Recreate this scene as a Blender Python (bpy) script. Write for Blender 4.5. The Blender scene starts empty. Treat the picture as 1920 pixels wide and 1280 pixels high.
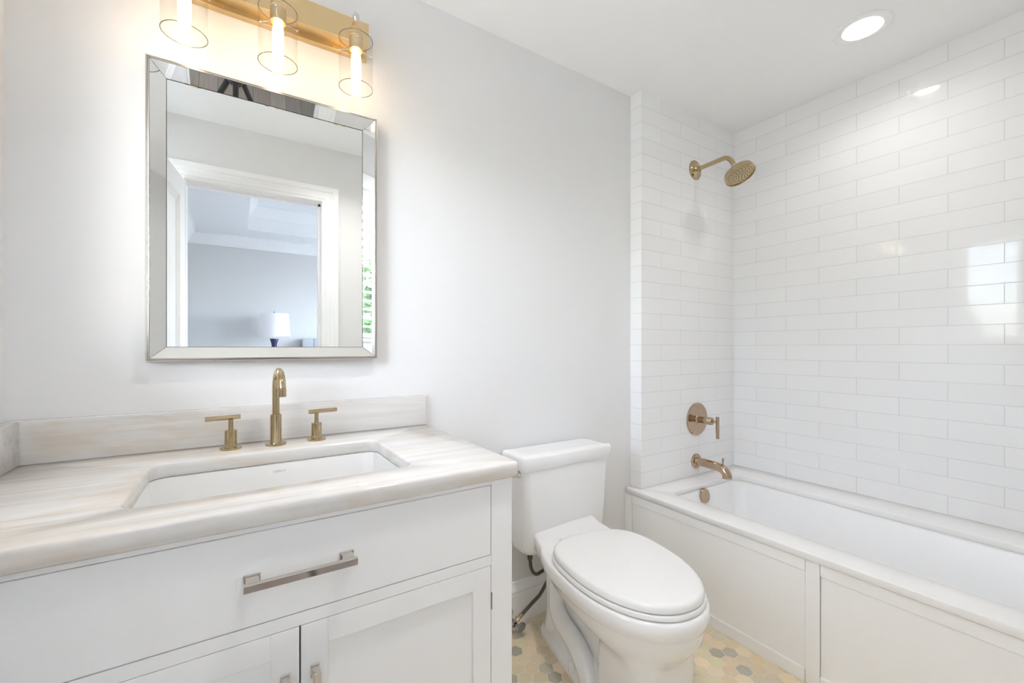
import bpy, bmesh, math, random
from math import sin, cos, pi, radians
from mathutils import Vector, Matrix

SC = bpy.context.scene
COL = SC.collection
H = 1.157                     # eye height of the camera above the floor

# ------------------------------------------------------------------ camera
cd = bpy.data.cameras.new('camera')
cd.sensor_width = 36.0
cd.lens = 805.45 / 1920 * 36
cd.shift_y = (650.96 - 640) / 1920
cd.clip_start = 0.02
cam = bpy.data.objects.new('camera', cd)
COL.objects.link(cam)
cam.location = (0, 0, H)
cam.rotation_euler = (pi / 2, 0, -radians(32.745))
SC.camera = cam

# ------------------------------------------------------------------ world, exposure
SC.view_settings.view_transform = 'Standard'
SC.view_settings.look = 'None'
SC.view_settings.gamma = 1
SC.view_settings.use_curve_mapping = False
SC.view_settings.exposure = 1.50
SC.cycles.max_bounces = 20
SC.cycles.diffuse_bounces = 10
SC.cycles.glossy_bounces = 8
SC.cycles.transmission_bounces = 8
SC.cycles.transparent_max_bounces = 24
SC.cycles.sample_clamp_indirect = 6.0

W = bpy.data.worlds.new('sky')
SC.world = W
W.use_nodes = True
nt = W.node_tree
bg = nt.nodes['Background']
sky = nt.nodes.new('ShaderNodeTexSky')
sky.sky_type = 'NISHITA'
sky.sun_disc = False
sky.sun_elevation = radians(48)
sky.sun_rotation = radians(200)
sky.air_density = 0.8
sky.dust_density = 2.0
hs = nt.nodes.new('ShaderNodeHueSaturation')      # thin overcast: less blue
hs.inputs['Saturation'].default_value = 0.7
nt.links.new(sky.outputs[0], hs.inputs['Color'])
nt.links.new(hs.outputs[0], bg.inputs[0])

L_TUB = 0.60        # watts of the recessed light over the tub
L_ROOM = 2.2      # watts of the added, unseen recessed light over the floor
L_SKY = 2.5        # sky strength
L_SUN = 4.0        # sun on the garden
L_BULB = 6.8      # radiance of the vanity bulbs
P_BED = 8.5       # fill lamp in the bedroom's added, unseen window
bg.inputs[1].default_value = L_SKY

sun = bpy.data.lights.new('sun', 'SUN')
sun.energy = L_SUN
sun.angle = radians(0.6)
sun.color = (1.0, 0.96, 0.9)
so = bpy.data.objects.new('sun', sun)
COL.objects.link(so)
so.location = (0, 8, 8)
so.rotation_euler = (radians(-48), 0, 0)

def area_light(name, loc, rot, sx, sy, power, color=(1, 1, 1), portal=False, spread=None):
    l = bpy.data.lights.new(name, 'AREA')
    l.shape = 'RECTANGLE'
    l.size, l.size_y = sx, sy
    l.energy = power
    l.color = color
    if spread:
        l.spread = spread
        l.shape = 'DISK'
    if portal:
        l.cycles.is_portal = True
    o = bpy.data.objects.new(name, l)
    COL.objects.link(o)
    o.location = loc
    o.rotation_euler = rot
    return o

# daylight: sky seen through the bathroom window (guides sky sampling), and a fill lamp in an added bedroom window
area_light('bathroom_window_portal', (-0.60, 0.65, 1.665), (0, -pi / 2, 0), 0.91, 0.86, 1, portal=True)
area_light('bedroom_fill_light', (3.28, -1.55, 1.45), (0, pi / 2, 0), 1.3, 1.5, P_BED, (1.0, 0.98, 0.94))

# recessed ceiling lamps: one over the tub, one added unseen over the room
area_light('tub_ceiling_lamp', (2.117, 0.69, 1.283 + H + 0.016), (0, 0, 0), 0.098, 0.098, L_TUB, (1.0, 0.98, 0.955), spread=radians(150))
area_light('room_fill_lamp', (0.55, 0.55, 1.283 + H + 0.016), (0, 0, 0), 0.098, 0.098, L_ROOM, (1.0, 0.98, 0.955), spread=radians(125))

# ------------------------------------------------------------------ materials
def new_mat(name):
    m = bpy.data.materials.new(name)
    m.use_nodes = True
    return m, m.node_tree.nodes, m.node_tree.links, m.node_tree.nodes['Principled BSDF']

def mat(name, col, rough=0.5, metal=0.0, bump=0.0, bscale=200, spec=0.5, coat=0.0, var=0.0, vscale=3.0):
    m, N, Lk, p = new_mat(name)
    p.inputs['Base Color'].default_value = (*col, 1)
    p.inputs['Roughness'].default_value = rough
    p.inputs['Metallic'].default_value = metal
    p.inputs['Specular IOR Level'].default_value = spec
    p.inputs['Coat Weight'].default_value = coat
    p.inputs['Coat Roughness'].default_value = 0.03
    tc = N.new('ShaderNodeTexCoord')
    if var:
        n = N.new('ShaderNodeTexNoise')
        n.inputs['Scale'].default_value = vscale
        n.inputs['Detail'].default_value = 4
        Lk.new(tc.outputs['Object'], n.inputs['Vector'])
        r = N.new('ShaderNodeMixRGB')
        r.inputs[1].default_value = (*[c * (1 - var) for c in col], 1)
        r.inputs[2].default_value = (*[min(1, c * (1 + var)) for c in col], 1)
        Lk.new(n.outputs['Fac'], r.inputs[0])
        Lk.new(r.outputs[0], p.inputs['Base Color'])
    if bump:
        n = N.new('ShaderNodeTexNoise')
        n.inputs['Scale'].default_value = bscale
        n.inputs['Detail'].default_value = 3
        Lk.new(tc.outputs['Object'], n.inputs['Vector'])
        b = N.new('ShaderNodeBump')
        b.inputs['Strength'].default_value = bump
        b.inputs['Distance'].default_value = 0.002
        Lk.new(n.outputs['Fac'], b.inputs['Height'])
        Lk.new(b.outputs[0], p.inputs['Normal'])
    return m

def emit_mat(name, col, strength):
    m, N, Lk, p = new_mat(name)
    N.remove(p)
    e = N.new('ShaderNodeEmission')
    e.inputs[0].default_value = (*col, 1)
    e.inputs[1].default_value = strength
    Lk.new(e.outputs[0], N['Material Output'].inputs[0])
    return m

def thin_glass(name, tint=(1, 1, 1), base=0.03, edge=0.25, power=4.0):
    m, N, Lk, p = new_mat(name)
    N.remove(p)
    t = N.new('ShaderNodeBsdfTransparent')
    t.inputs[0].default_value = (*tint, 1)
    g = N.new('ShaderNodeBsdfGlossy')
    g.inputs['Roughness'].default_value = 0.02
    lw = N.new('ShaderNodeLayerWeight')
    lw.inputs['Blend'].default_value = 0.5
    pw = N.new('ShaderNodeMath'); pw.operation = 'POWER'
    pw.inputs[1].default_value = power
    Lk.new(lw.outputs['Facing'], pw.inputs[0])
    mu = N.new('ShaderNodeMath'); mu.operation = 'MULTIPLY_ADD'
    mu.inputs[1].default_value = edge
    mu.inputs[2].default_value = base
    Lk.new(pw.outputs[0], mu.inputs[0])
    mx = N.new('ShaderNodeMixShader')
    Lk.new(mu.outputs[0], mx.inputs[0])
    Lk.new(t.outputs[0], mx.inputs[1])
    Lk.new(g.outputs[0], mx.inputs[2])
    Lk.new(mx.outputs[0], N['Material Output'].inputs[0])
    return m

def tile_mat(name, axis, x0, sign, bw):
    """white running-bond wall tile; axis 'X' for walls along x, 'Y' for walls along y"""
    m, N, Lk, p = new_mat(name)
    tc = N.new('ShaderNodeTexCoord')
    sp = N.new('ShaderNodeSeparateXYZ')
    Lk.new(tc.outputs['Object'], sp.inputs[0])
    a = N.new('ShaderNodeMath'); a.operation = 'MULTIPLY_ADD'
    Lk.new(sp.outputs[axis], a.inputs[0])
    a.inputs[1].default_value = sign
    a.inputs[2].default_value = -sign * x0 + 0.5 * bw + 20 * bw
    z = N.new('ShaderNodeMath'); z.operation = 'ADD'
    Lk.new(sp.outputs['Z'], z.inputs[0])
    z.inputs[1].default_value = -0.452 + 20 * 0.0796
    cb = N.new('ShaderNodeCombineXYZ')
    Lk.new(a.outputs[0], cb.inputs[0]); Lk.new(z.outputs[0], cb.inputs[1])
    br = N.new('ShaderNodeTexBrick')
    br.offset = 0.5; br.offset_frequency = 2; br.squash = 1.0
    br.inputs['Scale'].default_value = 1.0
    br.inputs['Mortar Size'].default_value = 0.0013
    br.inputs['Mortar Smooth'].default_value = 0.35
    br.inputs['Bias'].default_value = 0.0
    br.inputs['Brick Width'].default_value = bw
    br.inputs['Row Height'].default_value = 0.0796
    br.inputs['Color1'].default_value = (0.905, 0.902, 0.898, 1)
    br.inputs['Color2'].default_value = (0.885, 0.883, 0.880, 1)
    br.inputs['Mortar'].default_value = (0.70, 0.695, 0.685, 1)
    Lk.new(cb.outputs[0], br.inputs['Vector'])
    Lk.new(br.outputs['Color'], p.inputs['Base Color'])
    p.inputs['Specular IOR Level'].default_value = 0.18
    rr = N.new('ShaderNodeMapRange')
    rr.inputs['To Min'].default_value = 0.05
    rr.inputs['To Max'].default_value = 0.6
    Lk.new(br.outputs['Fac'], rr.inputs['Value'])
    Lk.new(rr.outputs[0], p.inputs['Roughness'])
    nz = N.new('ShaderNodeTexNoise')
    nz.inputs['Scale'].default_value = 9
    Lk.new(tc.outputs['Object'], nz.inputs['Vector'])
    ad = N.new('ShaderNodeMath'); ad.operation = 'MULTIPLY_ADD'
    Lk.new(br.outputs['Fac'], ad.inputs[0]); ad.inputs[1].default_value = -1.0
    sc_ = N.new('ShaderNodeMath'); sc_.operation = 'MULTIPLY'
    Lk.new(nz.outputs['Fac'], sc_.inputs[0]); sc_.inputs[1].default_value = 0.12
    Lk.new(sc_.outputs[0], ad.inputs[2])
    b = N.new('ShaderNodeBump')
    b.inputs['Strength'].default_value = 0.35
    b.inputs['Distance'].default_value = 0.0015
    Lk.new(ad.outputs[0], b.inputs['Height'])
    Lk.new(b.outputs[0], p.inputs['Normal'])
    return m

def marble_mat(name, warm=1.0, rot=4.0):
    m, N, Lk, p = new_mat(name)
    tc = N.new('ShaderNodeTexCoord')
    mp = N.new('ShaderNodeMapping')
    mp.inputs['Rotation'].default_value = (0, radians(3), radians(rot))
    mp.inputs['Scale'].default_value = (1.4, 23, 23)
    Lk.new(tc.outputs['Object'], mp.inputs[0])
    n1 = N.new('ShaderNodeTexNoise')
    n1.inputs['Scale'].default_value = 1.1
    n1.inputs['Detail'].default_value = 7
    n1.inputs['Roughness'].default_value = 0.62
    n1.inputs['Distortion'].default_value = 0.7
    Lk.new(mp.outputs[0], n1.inputs['Vector'])
    r1 = N.new('ShaderNodeValToRGB')
    e = r1.color_ramp.elements
    e[0].position = 0.30; e[0].color = (0.60, 0.585, 0.565, 1)
    e[1].position = 0.56; e[1].color = (0.745, 0.73, 0.712, 1)
    k = e.new(0.43); k.color = (0.69, 0.672, 0.652, 1)
    k = e.new(0.72); k.color = (0.76, 0.75, 0.74, 1)
    Lk.new(n1.outputs['Fac'], r1.inputs[0])
    mp2 = N.new('ShaderNodeMapping')
    mp2.inputs['Scale'].default_value = (3.0, 6, 6)
    mp2.inputs['Location'].default_value = (3.1, 0.7, 0.2)
    Lk.new(tc.outputs['Object'], mp2.inputs[0])
    n2 = N.new('ShaderNodeTexNoise')
    n2.inputs['Scale'].default_value = 1.3
    n2.inputs['Detail'].default_value = 5
    n2.inputs['Distortion'].default_value = 1.2
    Lk.new(mp2.outputs[0], n2.inputs['Vector'])
    r2 = N.new('ShaderNodeValToRGB')
    e = r2.color_ramp.elements
    e[0].position = 0.47; e[0].color = (0, 0, 0, 1)
    e[1].position = 0.66; e[1].color = (warm, warm, warm, 1)
    Lk.new(n2.outputs['Fac'], r2.inputs[0])
    mx = N.new('ShaderNodeMixRGB')
    mx.blend_type = 'MULTIPLY'
    mx.inputs[2].default_value = (0.95, 0.885, 0.81, 1)
    Lk.new(r2.outputs[0], mx.inputs[0])
    Lk.new(r1.outputs[0], mx.inputs[1])
    Lk.new(mx.outputs[0], p.inputs['Base Color'])
    p.inputs['Roughness'].default_value = 0.12
    return m

def wood_mat(name):
    m, N, Lk, p = new_mat(name)
    tc = N.new('ShaderNodeTexCoord')
    br = N.new('ShaderNodeTexBrick')
    br.inputs['Scale'].default_value = 1.0
    br.inputs['Brick Width'].default_value = 1.4
    br.inputs['Row Height'].default_value = 0.13
    br.inputs['Mortar Size'].default_value = 0.002
    br.inputs['Color1'].default_value = (0.30, 0.235, 0.185, 1)
    br.inputs['Color2'].default_value = (0.42, 0.345, 0.285, 1)
    br.inputs['Mortar'].default_value = (0.12, 0.09, 0.07, 1)
    mr = N.new('ShaderNodeMapping')
    mr.inputs['Rotation'].default_value = (0, 0, pi / 2)
    Lk.new(tc.outputs['Object'], mr.inputs[0])
    Lk.new(mr.outputs[0], br.inputs['Vector'])
    mp = N.new('ShaderNodeMapping')
    mp.inputs['Scale'].default_value = (30, 2, 1)
    Lk.new(tc.outputs['Object'], mp.inputs[0])
    n = N.new('ShaderNodeTexNoise')
    n.inputs['Scale'].default_value = 2
    n.inputs['Detail'].default_value = 6
    Lk.new(mp.outputs[0], n.inputs['Vector'])
    mx = N.new('ShaderNodeMixRGB'); mx.blend_type = 'OVERLAY'
    mx.inputs[0].default_value = 0.35
    Lk.new(br.outputs['Color'], mx.inputs[1]); Lk.new(n.outputs['Color'], mx.inputs[2])
    Lk.new(mx.outputs[0], p.inputs['Base Color'])
    p.inputs['Roughness'].default_value = 0.35
    return m

def attr_mat(name, rough):
    m, N, Lk, p = new_mat(name)
    at = N.new('ShaderNodeAttribute')
    at.attribute_name = 'tile_colour'
    tc = N.new('ShaderNodeTexCoord')
    n = N.new('ShaderNodeTexNoise')
    n.inputs['Scale'].default_value = 38
    n.inputs['Detail'].default_value = 6
    n.inputs['Distortion'].default_value = 1.0
    Lk.new(tc.outputs['Object'], n.inputs['Vector'])
    mx = N.new('ShaderNodeMixRGB'); mx.blend_type = 'OVERLAY'
    mx.inputs[0].default_value = 0.15
    Lk.new(at.outputs['Color'], mx.inputs[1]); Lk.new(n.outputs['Fac'], mx.inputs[2])
    Lk.new(mx.outputs[0], p.inputs['Base Color'])
    p.inputs['Roughness'].default_value = rough
    return m

M = dict(
    paint=mat('wall paint', (0.79, 0.786, 0.782), 0.6, bump=0.05, bscale=260, spec=0.3),
    ceil=mat('ceiling paint', (0.95, 0.95, 0.945), 0.8, bump=0.04, bscale=220, spec=0.2),
    trim=mat('trim paint', (0.93, 0.93, 0.928), 0.32, bump=0.02, bscale=90),
    cab=mat('cabinet paint', (0.88, 0.882, 0.885), 0.36, bump=0.03, bscale=120),
    dark=mat('dark parts and gap shade', (0.05, 0.05, 0.05), 0.8, var=0.1),  # near black; also painted in as shade behind cabinet and apron gaps
    tile_head=tile_mat('tile head wall', 'X', 1.8505, 1.0, 0.3205),
    tile_long=tile_mat('tile long wall', 'Y', 1.1615, -1.0, 0.3165),
    marble=marble_mat('counter marble'),
    deckstone=mat('tub deck stone', (0.90, 0.895, 0.885), 0.16, var=0.018, vscale=7),
    porcelain=mat('porcelain', (0.875, 0.875, 0.875), 0.07, bump=0.01, bscale=40, coat=0.5),
    sinkware=mat('shaded sink porcelain', (0.80, 0.795, 0.785), 0.12, bump=0.01, bscale=40, coat=0.3),  # toned down: shade of the basin depth put into the colour
    tub=mat('tub enamel', (0.91, 0.91, 0.91), 0.30, bump=0.01, bscale=30),
    seat=mat('seat plastic', (0.845, 0.845, 0.842), 0.16, bump=0.01, bscale=60),
    brass=mat('polished brass', (0.50, 0.395, 0.24), 0.08, 1.0, bump=0.02, bscale=60, var=0.10, vscale=25),
    bronze=mat('light bronze', (0.50, 0.375, 0.275), 0.10, 1.0, bump=0.02, bscale=60, var=0.08, vscale=25),
    satin=mat('satin gold', (0.67, 0.52, 0.30), 0.36, 1.0, bump=0.03, bscale=300, var=0.05, vscale=20),
    nickel=mat('polished nickel', (0.66, 0.62, 0.57), 0.07, 1.0, bump=0.01, bscale=80),
    frame=mat('brushed champagne silver', (0.62, 0.585, 0.545), 0.22, 1.0, bump=0.02, bscale=300),
    chrome=mat('chrome', (0.72, 0.72, 0.73), 0.06, 1.0, bump=0.01, bscale=80),
    darkchrome=mat('dull steel', (0.33, 0.33, 0.34), 0.25, 1.0, bump=0.03, bscale=120),
    mirror=mat('mirror silver', (0.885, 0.9, 0.89), 0.0, 1.0, bump=0.0, var=0.004, vscale=1),
    glass=thin_glass('clear glass', (0.985, 0.985, 0.98)),
    rim=thin_glass('cut glass edge', (0.58, 0.55, 0.48), 0.12, 0.3),
    pane=thin_glass('window glass', (0.97, 0.98, 0.97), 0.04, 0.5),
    bulb=emit_mat('bulb glow', (1.0, 0.70, 0.37), L_BULB),
    can=emit_mat('recessed lamp glow', (1.0, 0.97, 0.93), 6.0),
    hex=attr_mat('hex marble', 0.28),
    grout=mat('floor grout', (0.84, 0.79, 0.69), 0.8, bump=0.1, bscale=400, var=0.06, vscale=20),
    wood=wood_mat('oak floor'),
    bedpaint=mat('bedroom paint', (0.63, 0.63, 0.632), 0.6, bump=0.05, bscale=260, spec=0.3),
    bedceil=mat('bedroom ceiling paint', (0.82, 0.835, 0.84), 0.7, bump=0.04, bscale=220, spec=0.3),
    navy=mat('navy ceramic', (0.012, 0.016, 0.085), 0.12, bump=0.02, bscale=60, coat=0.5),
    linen=mat('white linen', (0.84, 0.83, 0.85), 0.8, bump=0.25, bscale=500, spec=0.2),
    grey=mat('grey upholstery', (0.42, 0.435, 0.46), 0.85, bump=0.35, bscale=500, spec=0.2),
    nightwood=mat('dark stained wood', (0.10, 0.065, 0.045), 0.35, bump=0.06, bscale=60, var=0.25, vscale=14),
    hose=mat('braided hose', (0.13, 0.125, 0.105), 0.38, 0.6, bump=0.8, bscale=700),
    black=mat('black tripod', (0.014, 0.014, 0.016), 0.4, bump=0.05, bscale=300),
    slat=mat('blind slat', (0.58, 0.555, 0.52), 0.45, bump=0.03, bscale=120),
    leaf=mat('leaf', (0.085, 0.16, 0.05), 0.6, var=0.45, vscale=6),
    bark=mat('bark', (0.16, 0.11, 0.075), 0.9, bump=0.6, bscale=40),
    pale_ground=mat('bounce ground', (0.46, 0.46, 0.42), 0.9, bump=0.5, bscale=60, var=0.3, vscale=2),  # pale so that it bounces daylight onto the ceiling
    stamp=mat('grey print', (0.48, 0.47, 0.46), 0.4, var=0.04),
)

# ------------------------------------------------------------------ mesh helpers
def finish(bm, name, m, parent=None, smooth=True, angle=32):
    me = bpy.data.meshes.new(name)
    bmesh.ops.remove_doubles(bm, verts=bm.verts, dist=1e-6)
    bmesh.ops.recalc_face_normals(bm, faces=bm.faces)
    bm.to_mesh(me)
    bm.free()
    me.materials.append(m)
    if smooth:
        me.polygons.foreach_set('use_smooth', [True] * len(me.polygons))
        me.set_sharp_from_angle(angle=radians(angle))
    o = bpy.data.objects.new(name, me)
    COL.objects.link(o)
    if parent is not None:
        o.parent = parent
        o.matrix_parent_inverse = Matrix.Identity(4)
        # geometry is written in world coordinates: bring it into the frame of its parent
        me.transform(world_of(parent).inverted())
    return o

def world_of(o):
    mw = o.matrix_basis.copy()
    if o.parent is not None:
        mw = world_of(o.parent) @ mw
    return mw

def box(bm, x0, x1, y0, y1, z0, z1, bev=0.0, seg=2):
    vs = [bm.verts.new((x, y, z)) for x in (x0, x1) for y in (y0, y1) for z in (z0, z1)]
    F = [(0, 1, 3, 2), (4, 6, 7, 5), (0, 4, 5, 1), (2, 3, 7, 6), (0, 2, 6, 4), (1, 5, 7, 3)]
    fs = [bm.faces.new([vs[i] for i in f]) for f in F]
    if bev:
        es = list({e for f in fs for e in f.edges})
        bmesh.ops.bevel(bm, geom=es, offset=bev, segments=seg, profile=0.5, affect='EDGES')
    return bm

def boxes(*lst):
    bm = bmesh.new()
    for b in lst:
        box(bm, *b)
    return bm

def ring_loft(bm, rings, cap0=True, cap1=True, closed=True):
    """rings: list of equal-length point lists"""
    V = [[bm.verts.new(p) for p in r] for r in rings]
    n = len(V[0])
    for a, b in zip(V[:-1], V[1:]):
        for i in range(n if closed else n - 1):
            j = (i + 1) % n
            bm.faces.new((a[i], a[j], b[j], b[i]))
    if cap0: bm.faces.new(list(reversed(V[0])))
    if cap1: bm.faces.new(V[-1])
    return bm

def lathe(bm, prof, c, axis=(0, 0, 1), n=32, cap0=True, cap1=True):
    """prof: list of (radius, height along axis)"""
    ax = Vector(axis).normalized()
    u = ax.orthogonal().normalized()
    v = ax.cross(u)
    c = Vector(c)
    rings = []
    for r, h in prof:
        r = max(r, 1e-5)
        rings.append([c + ax * h + (u * cos(2 * pi * i / n) + v * sin(2 * pi * i / n)) * r for i in range(n)])
    return ring_loft(bm, rings, cap0, cap1)

def tube(bm, pts, rad, n=16, cap=True):
    pts = [Vector(p) for p in pts]
    R = rad if isinstance(rad, (list, tuple)) else [rad] * len(pts)
    t0 = (pts[1] - pts[0]).normalized()
    u = t0.orthogonal().normalized()
    rings = []
    for i, p in enumerate(pts):
        t = (pts[min(i + 1, len(pts) - 1)] - pts[max(i - 1, 0)]).normalized()
        u = (u - t * u.dot(t)).normalized()
        v = t.cross(u)
        rings.append([p + (u * cos(2 * pi * k / n) + v * sin(2 * pi * k / n)) * R[i] for k in range(n)])
    return ring_loft(bm, rings, cap, cap)

def smooth_path(pts, sub=8):
    pts = [Vector(p) for p in pts]
    P = [pts[0] * 2 - pts[1]] + pts + [pts[-1] * 2 - pts[-2]]
    out = []
    for i in range(1, len(P) - 2):
        a, b, c, d = P[i - 1], P[i], P[i + 1], P[i + 2]
        for k in range(sub):
            t = k / sub
            out.append(0.5 * ((2 * b) + (c - a) * t + (2 * a - 5 * b + 4 * c - d) * t * t + (3 * b - a - 3 * c + d) * t ** 3))
    out.append(pts[-1])
    return out

def prism(bm, prof, a, b, up=(0, 0, 1), side=None):
    """extrude profile [(s, u)] from a to b; s along side, u along up"""
    a, b, up = Vector(a), Vector(b), Vector(up)
    sd = Vector(side)
    ra = [a + sd * s + up * u for s, u in prof]
    rb = [b + sd * s + up * u for s, u in prof]
    return ring_loft(bm, [ra, rb])

def rrect(x0, x1, y0, y1, r, n=6):
    pts = []
    for cx, cy, a0 in ((x1 - r, y1 - r, 0), (x0 + r, y1 - r, 90), (x0 + r, y0 + r, 180), (x1 - r, y0 + r, 270)):
        for k in range(n + 1):
            a = radians(a0 + 90 * k / n)
            pts.append((cx + r * cos(a), cy + r * sin(a)))
    return pts

def slab_with_hole(bm, outer, hole, z0, z1, bev=0.0):
    """flat slab with one hole or a list of holes, outlines in xy"""
    holes = hole if isinstance(hole[0][0], (list, tuple)) else [hole]
    def fill(z, o, hs):
        eo = [bm.verts.new((x, y, z)) for x, y in o]
        ehs = [[bm.verts.new((x, y, z)) for x, y in h] for h in hs]
        ed = [bm.edges.new((eo[i], eo[(i + 1) % len(eo)])) for i in range(len(eo))]
        for eh in ehs:
            ed += [bm.edges.new((eh[i], eh[(i + 1) % len(eh)])) for i in range(len(eh))]
        bmesh.ops.triangle_fill(bm, use_beauty=True, use_dissolve=False, edges=ed)
        return eo, ehs
    def off(p, d):
        n = len(p); out = []
        for i in range(n):
            a, b, c = Vector(p[i - 1]), Vector(p[i]), Vector(p[(i + 1) % n])
            t1 = (b - a).normalized(); t2 = (c - b).normalized()
            n1 = Vector((-t1.y, t1.x)); n2 = Vector((-t2.y, t2.x))
            k = n1 + n2
            out.append(tuple(b + k * (d / max(0.2, k.dot(n1)))))
        return out
    oi = off(outer, bev) if bev else outer
    hi = [off(h, -bev) if bev else h for h in holes]
    to, th = fill(z1, oi, hi)
    bo, bh = fill(z0, oi, hi)
    def side(t, p, b, pin):
        m = []
        if bev:
            r1 = [bm.verts.new((x * .7 + xi * .3, y * .7 + yi * .3, z1 - bev * 0.3)) for (x, y), (xi, yi) in zip(p, pin)]
            r2 = [bm.verts.new((x, y, z1 - bev)) for x, y in p]
            r3 = [bm.verts.new((x, y, z0 + bev)) for x, y in p]
            m = [r1, r2, r3]
        seq = [t] + m + [b]
        n = len(p)
        for s, u in zip(seq[:-1], seq[1:]):
            for i in range(n):
                j = (i + 1) % n
                bm.faces.new((s[i], s[j], u[j], u[i]))
    side(to, outer, bo, oi)
    for a, h, b, hin in zip(th, holes, bh, hi):
        side(a, h, b, hin)
    return bm

def thing(name, label, cat, loc, group=None, rz=0.0):
    o = bpy.data.objects.new(name, None)
    o.empty_display_size = 0.05
    COL.objects.link(o)
    o.location = loc
    o.rotation_euler = (0, 0, rz)
    return tag(o, label, cat, group)

def tag(o, label, cat, group=None):
    o['label'] = label
    o['category'] = cat
    if group: o['group'] = group
    return o

def struct(name, bm, m, label=None, cat=None, smooth=True):
    o = finish(bm, name, m, smooth=smooth)
    o['kind'] = 'structure'
    if label: o['label'] = label
    if cat: o['category'] = cat
    return o

def S(o, label, cat):
    o['kind'] = 'structure'; o['label'] = label; o['category'] = cat
    return o

# ------------------------------------------------------------------ the setting
YB = 1.52            # painted back wall
YT = 1.45            # tiled head wall of the tub
XL = -0.467          # left wall
XR = 2.522           # tiled long wall
XT = 1.698           # free corner of the tiled head wall
YF = 0.02            # bathroom face of the door wall
ZC = 1.283 + H       # ceiling
DECK = 0.452         # top of the stone tub deck

# floor: hexagonal marble mosaic on a grout bed
def build_floor():
    random.seed(11)
    bm = bmesh.new()
    lay = bm.loops.layers.float_color.new('tile_colour')
    p = 0.0525; s = p / math.sqrt(3)
    pal = [(0.78, 0.65, 0.45), (0.82, 0.67, 0.46), (0.70, 0.61, 0.45), (0.85, 0.72, 0.53), (0.77, 0.67, 0.48),
           (0.73, 0.65, 0.48), (0.82, 0.66, 0.47), (0.78, 0.69, 0.48)]
    greys = [(0.52, 0.48, 0.38), (0.57, 0.52, 0.41), (0.48, 0.45, 0.38)]
    i = 0
    x = XL
    col = 0
    while x < XT + 0.06:
        y = -0.10 + (p / 2 if col % 2 else 0)
        while y < YB + 0.02:
            r = s - 0.0021
            top = [bm.verts.new((x + r * cos(radians(60 * k)), y + r * sin(radians(60 * k)), 0.0)) for k in range(6)]
            bot = [bm.verts.new((x + (r + .0008) * cos(radians(60 * k)), y + (r + .0008) * sin(radians(60 * k)), -0.0012)) for k in range(6)]
            c = random.choice(greys) if random.random() < 0.11 else random.choice(pal)
            j = random.uniform(0.93, 1.08)
            c = [v * j * random.uniform(0.98, 1.02) for v in c]
            fs = [bm.faces.new(top)]
            for k in range(6):
                fs.append(bm.faces.new((top[k], bot[k], bot[(k + 1) % 6], top[(k + 1) % 6])))
            for f in fs:
                for l in f.loops:
                    l[lay] = (*c, 1)
            y += p
        x += 1.5 * s
        col += 1
    gb = len(bm.faces)
    # grout bed and floor slab
    box(bm, XL, XR + 0.12, -0.10, YB + 0.15, -0.10, -0.0011)
    for f in bm.faces:
        if f.index >= gb or f.index == -1:
            pass
    bm.faces.ensure_lookup_table()
    for f in bm.faces[gb:]:
        f.material_index = 1
        for l in f.loops:
            l[lay] = (0.6, 0.56, 0.5, 1)
    o = finish(bm, 'floor', M['hex'], smooth=False)
    o.data.materials.append(M['grout'])
    return S(o, 'beige and grey hexagonal marble mosaic floor between vanity and tub', 'floor')
build_floor()

# walls
struct('wall_back', boxes((XL - 0.15, XT + 0.2, YB, YB + 0.15, -0.1, ZC)), M['paint'],
       'white painted wall behind the mirror and toilet', 'wall', False)
struct('wall_tub', boxes((XT, XR + 0.12, YT, YB + 0.15, 0.0, ZC)), M['tile_head'],
       'short white tiled wall carrying the gold shower head', 'wall', False)
struct('wall_right', boxes((XR, XR + 0.12, -0.12, YT, 0.0, ZC)), M['tile_long'],
       'long white tiled wall on the right beside the tub', 'wall', False)

def wall_yz(bm, x0, x1, ylo, yhi, zlo, zhi, ha, hb, hc, hd):
    """wall normal to x with opening y ha..hb, z hc..hd"""
    box(bm, x0, x1, ylo, ha, zlo, zhi)
    box(bm, x0, x1, hb, yhi, zlo, zhi)
    box(bm, x0, x1, ha, hb, zlo, hc)
    box(bm, x0, x1, ha, hb, hd, zhi)
    return bm
WY0, WY1, WZ0, WZ1 = 0.22, 1.08, 1.21, 2.12
struct('wall_left', wall_yz(bmesh.new(), XL - 0.15, XL, -0.10, YB, -0.1, ZC, WY0, WY1, WZ0, WZ1), M['paint'],
       'white painted wall at the left edge with the blinds window', 'wall', False)

# door wall (the camera stands in this doorway)
DX0, DX1, DZ = -0.252, 0.482, 2.105
def wall_xz(bm, y0, y1, xlo, xhi, zlo, zhi, ha, hb, hd):
    box(bm, xlo, ha, y0, y1, zlo, zhi)
    box(bm, hb, xhi, y0, y1, zlo, zhi)
    box(bm, ha, hb, y0, y1, hd, zhi)
    return bm
struct('wall_front', wall_xz(bmesh.new(), -0.10, YF, XL - 0.15, XR, 0.0, ZC, DX0, DX1, DZ), M['paint'],
       'painted wall around the doorway, reflected in the mirror', 'wall', False)
CANS = ((2.117, 0.69), (0.55, 0.55))  # the second is an added light, out of view
struct('ceiling', slab_with_hole(bmesh.new(), [(XL - 0.15, -0.12), (XR + 0.12, -0.12), (XR + 0.12, YB + 0.15), (XL - 0.15, YB + 0.15)],
       [[(cx + 0.068 * cos(2 * pi * k / 48), cy + 0.068 * sin(2 * pi * k / 48)) for k in range(48)] for cx, cy in CANS], ZC, ZC + 0.12), M['ceil'],
       'smooth white bathroom ceiling', 'ceiling', False)

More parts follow.
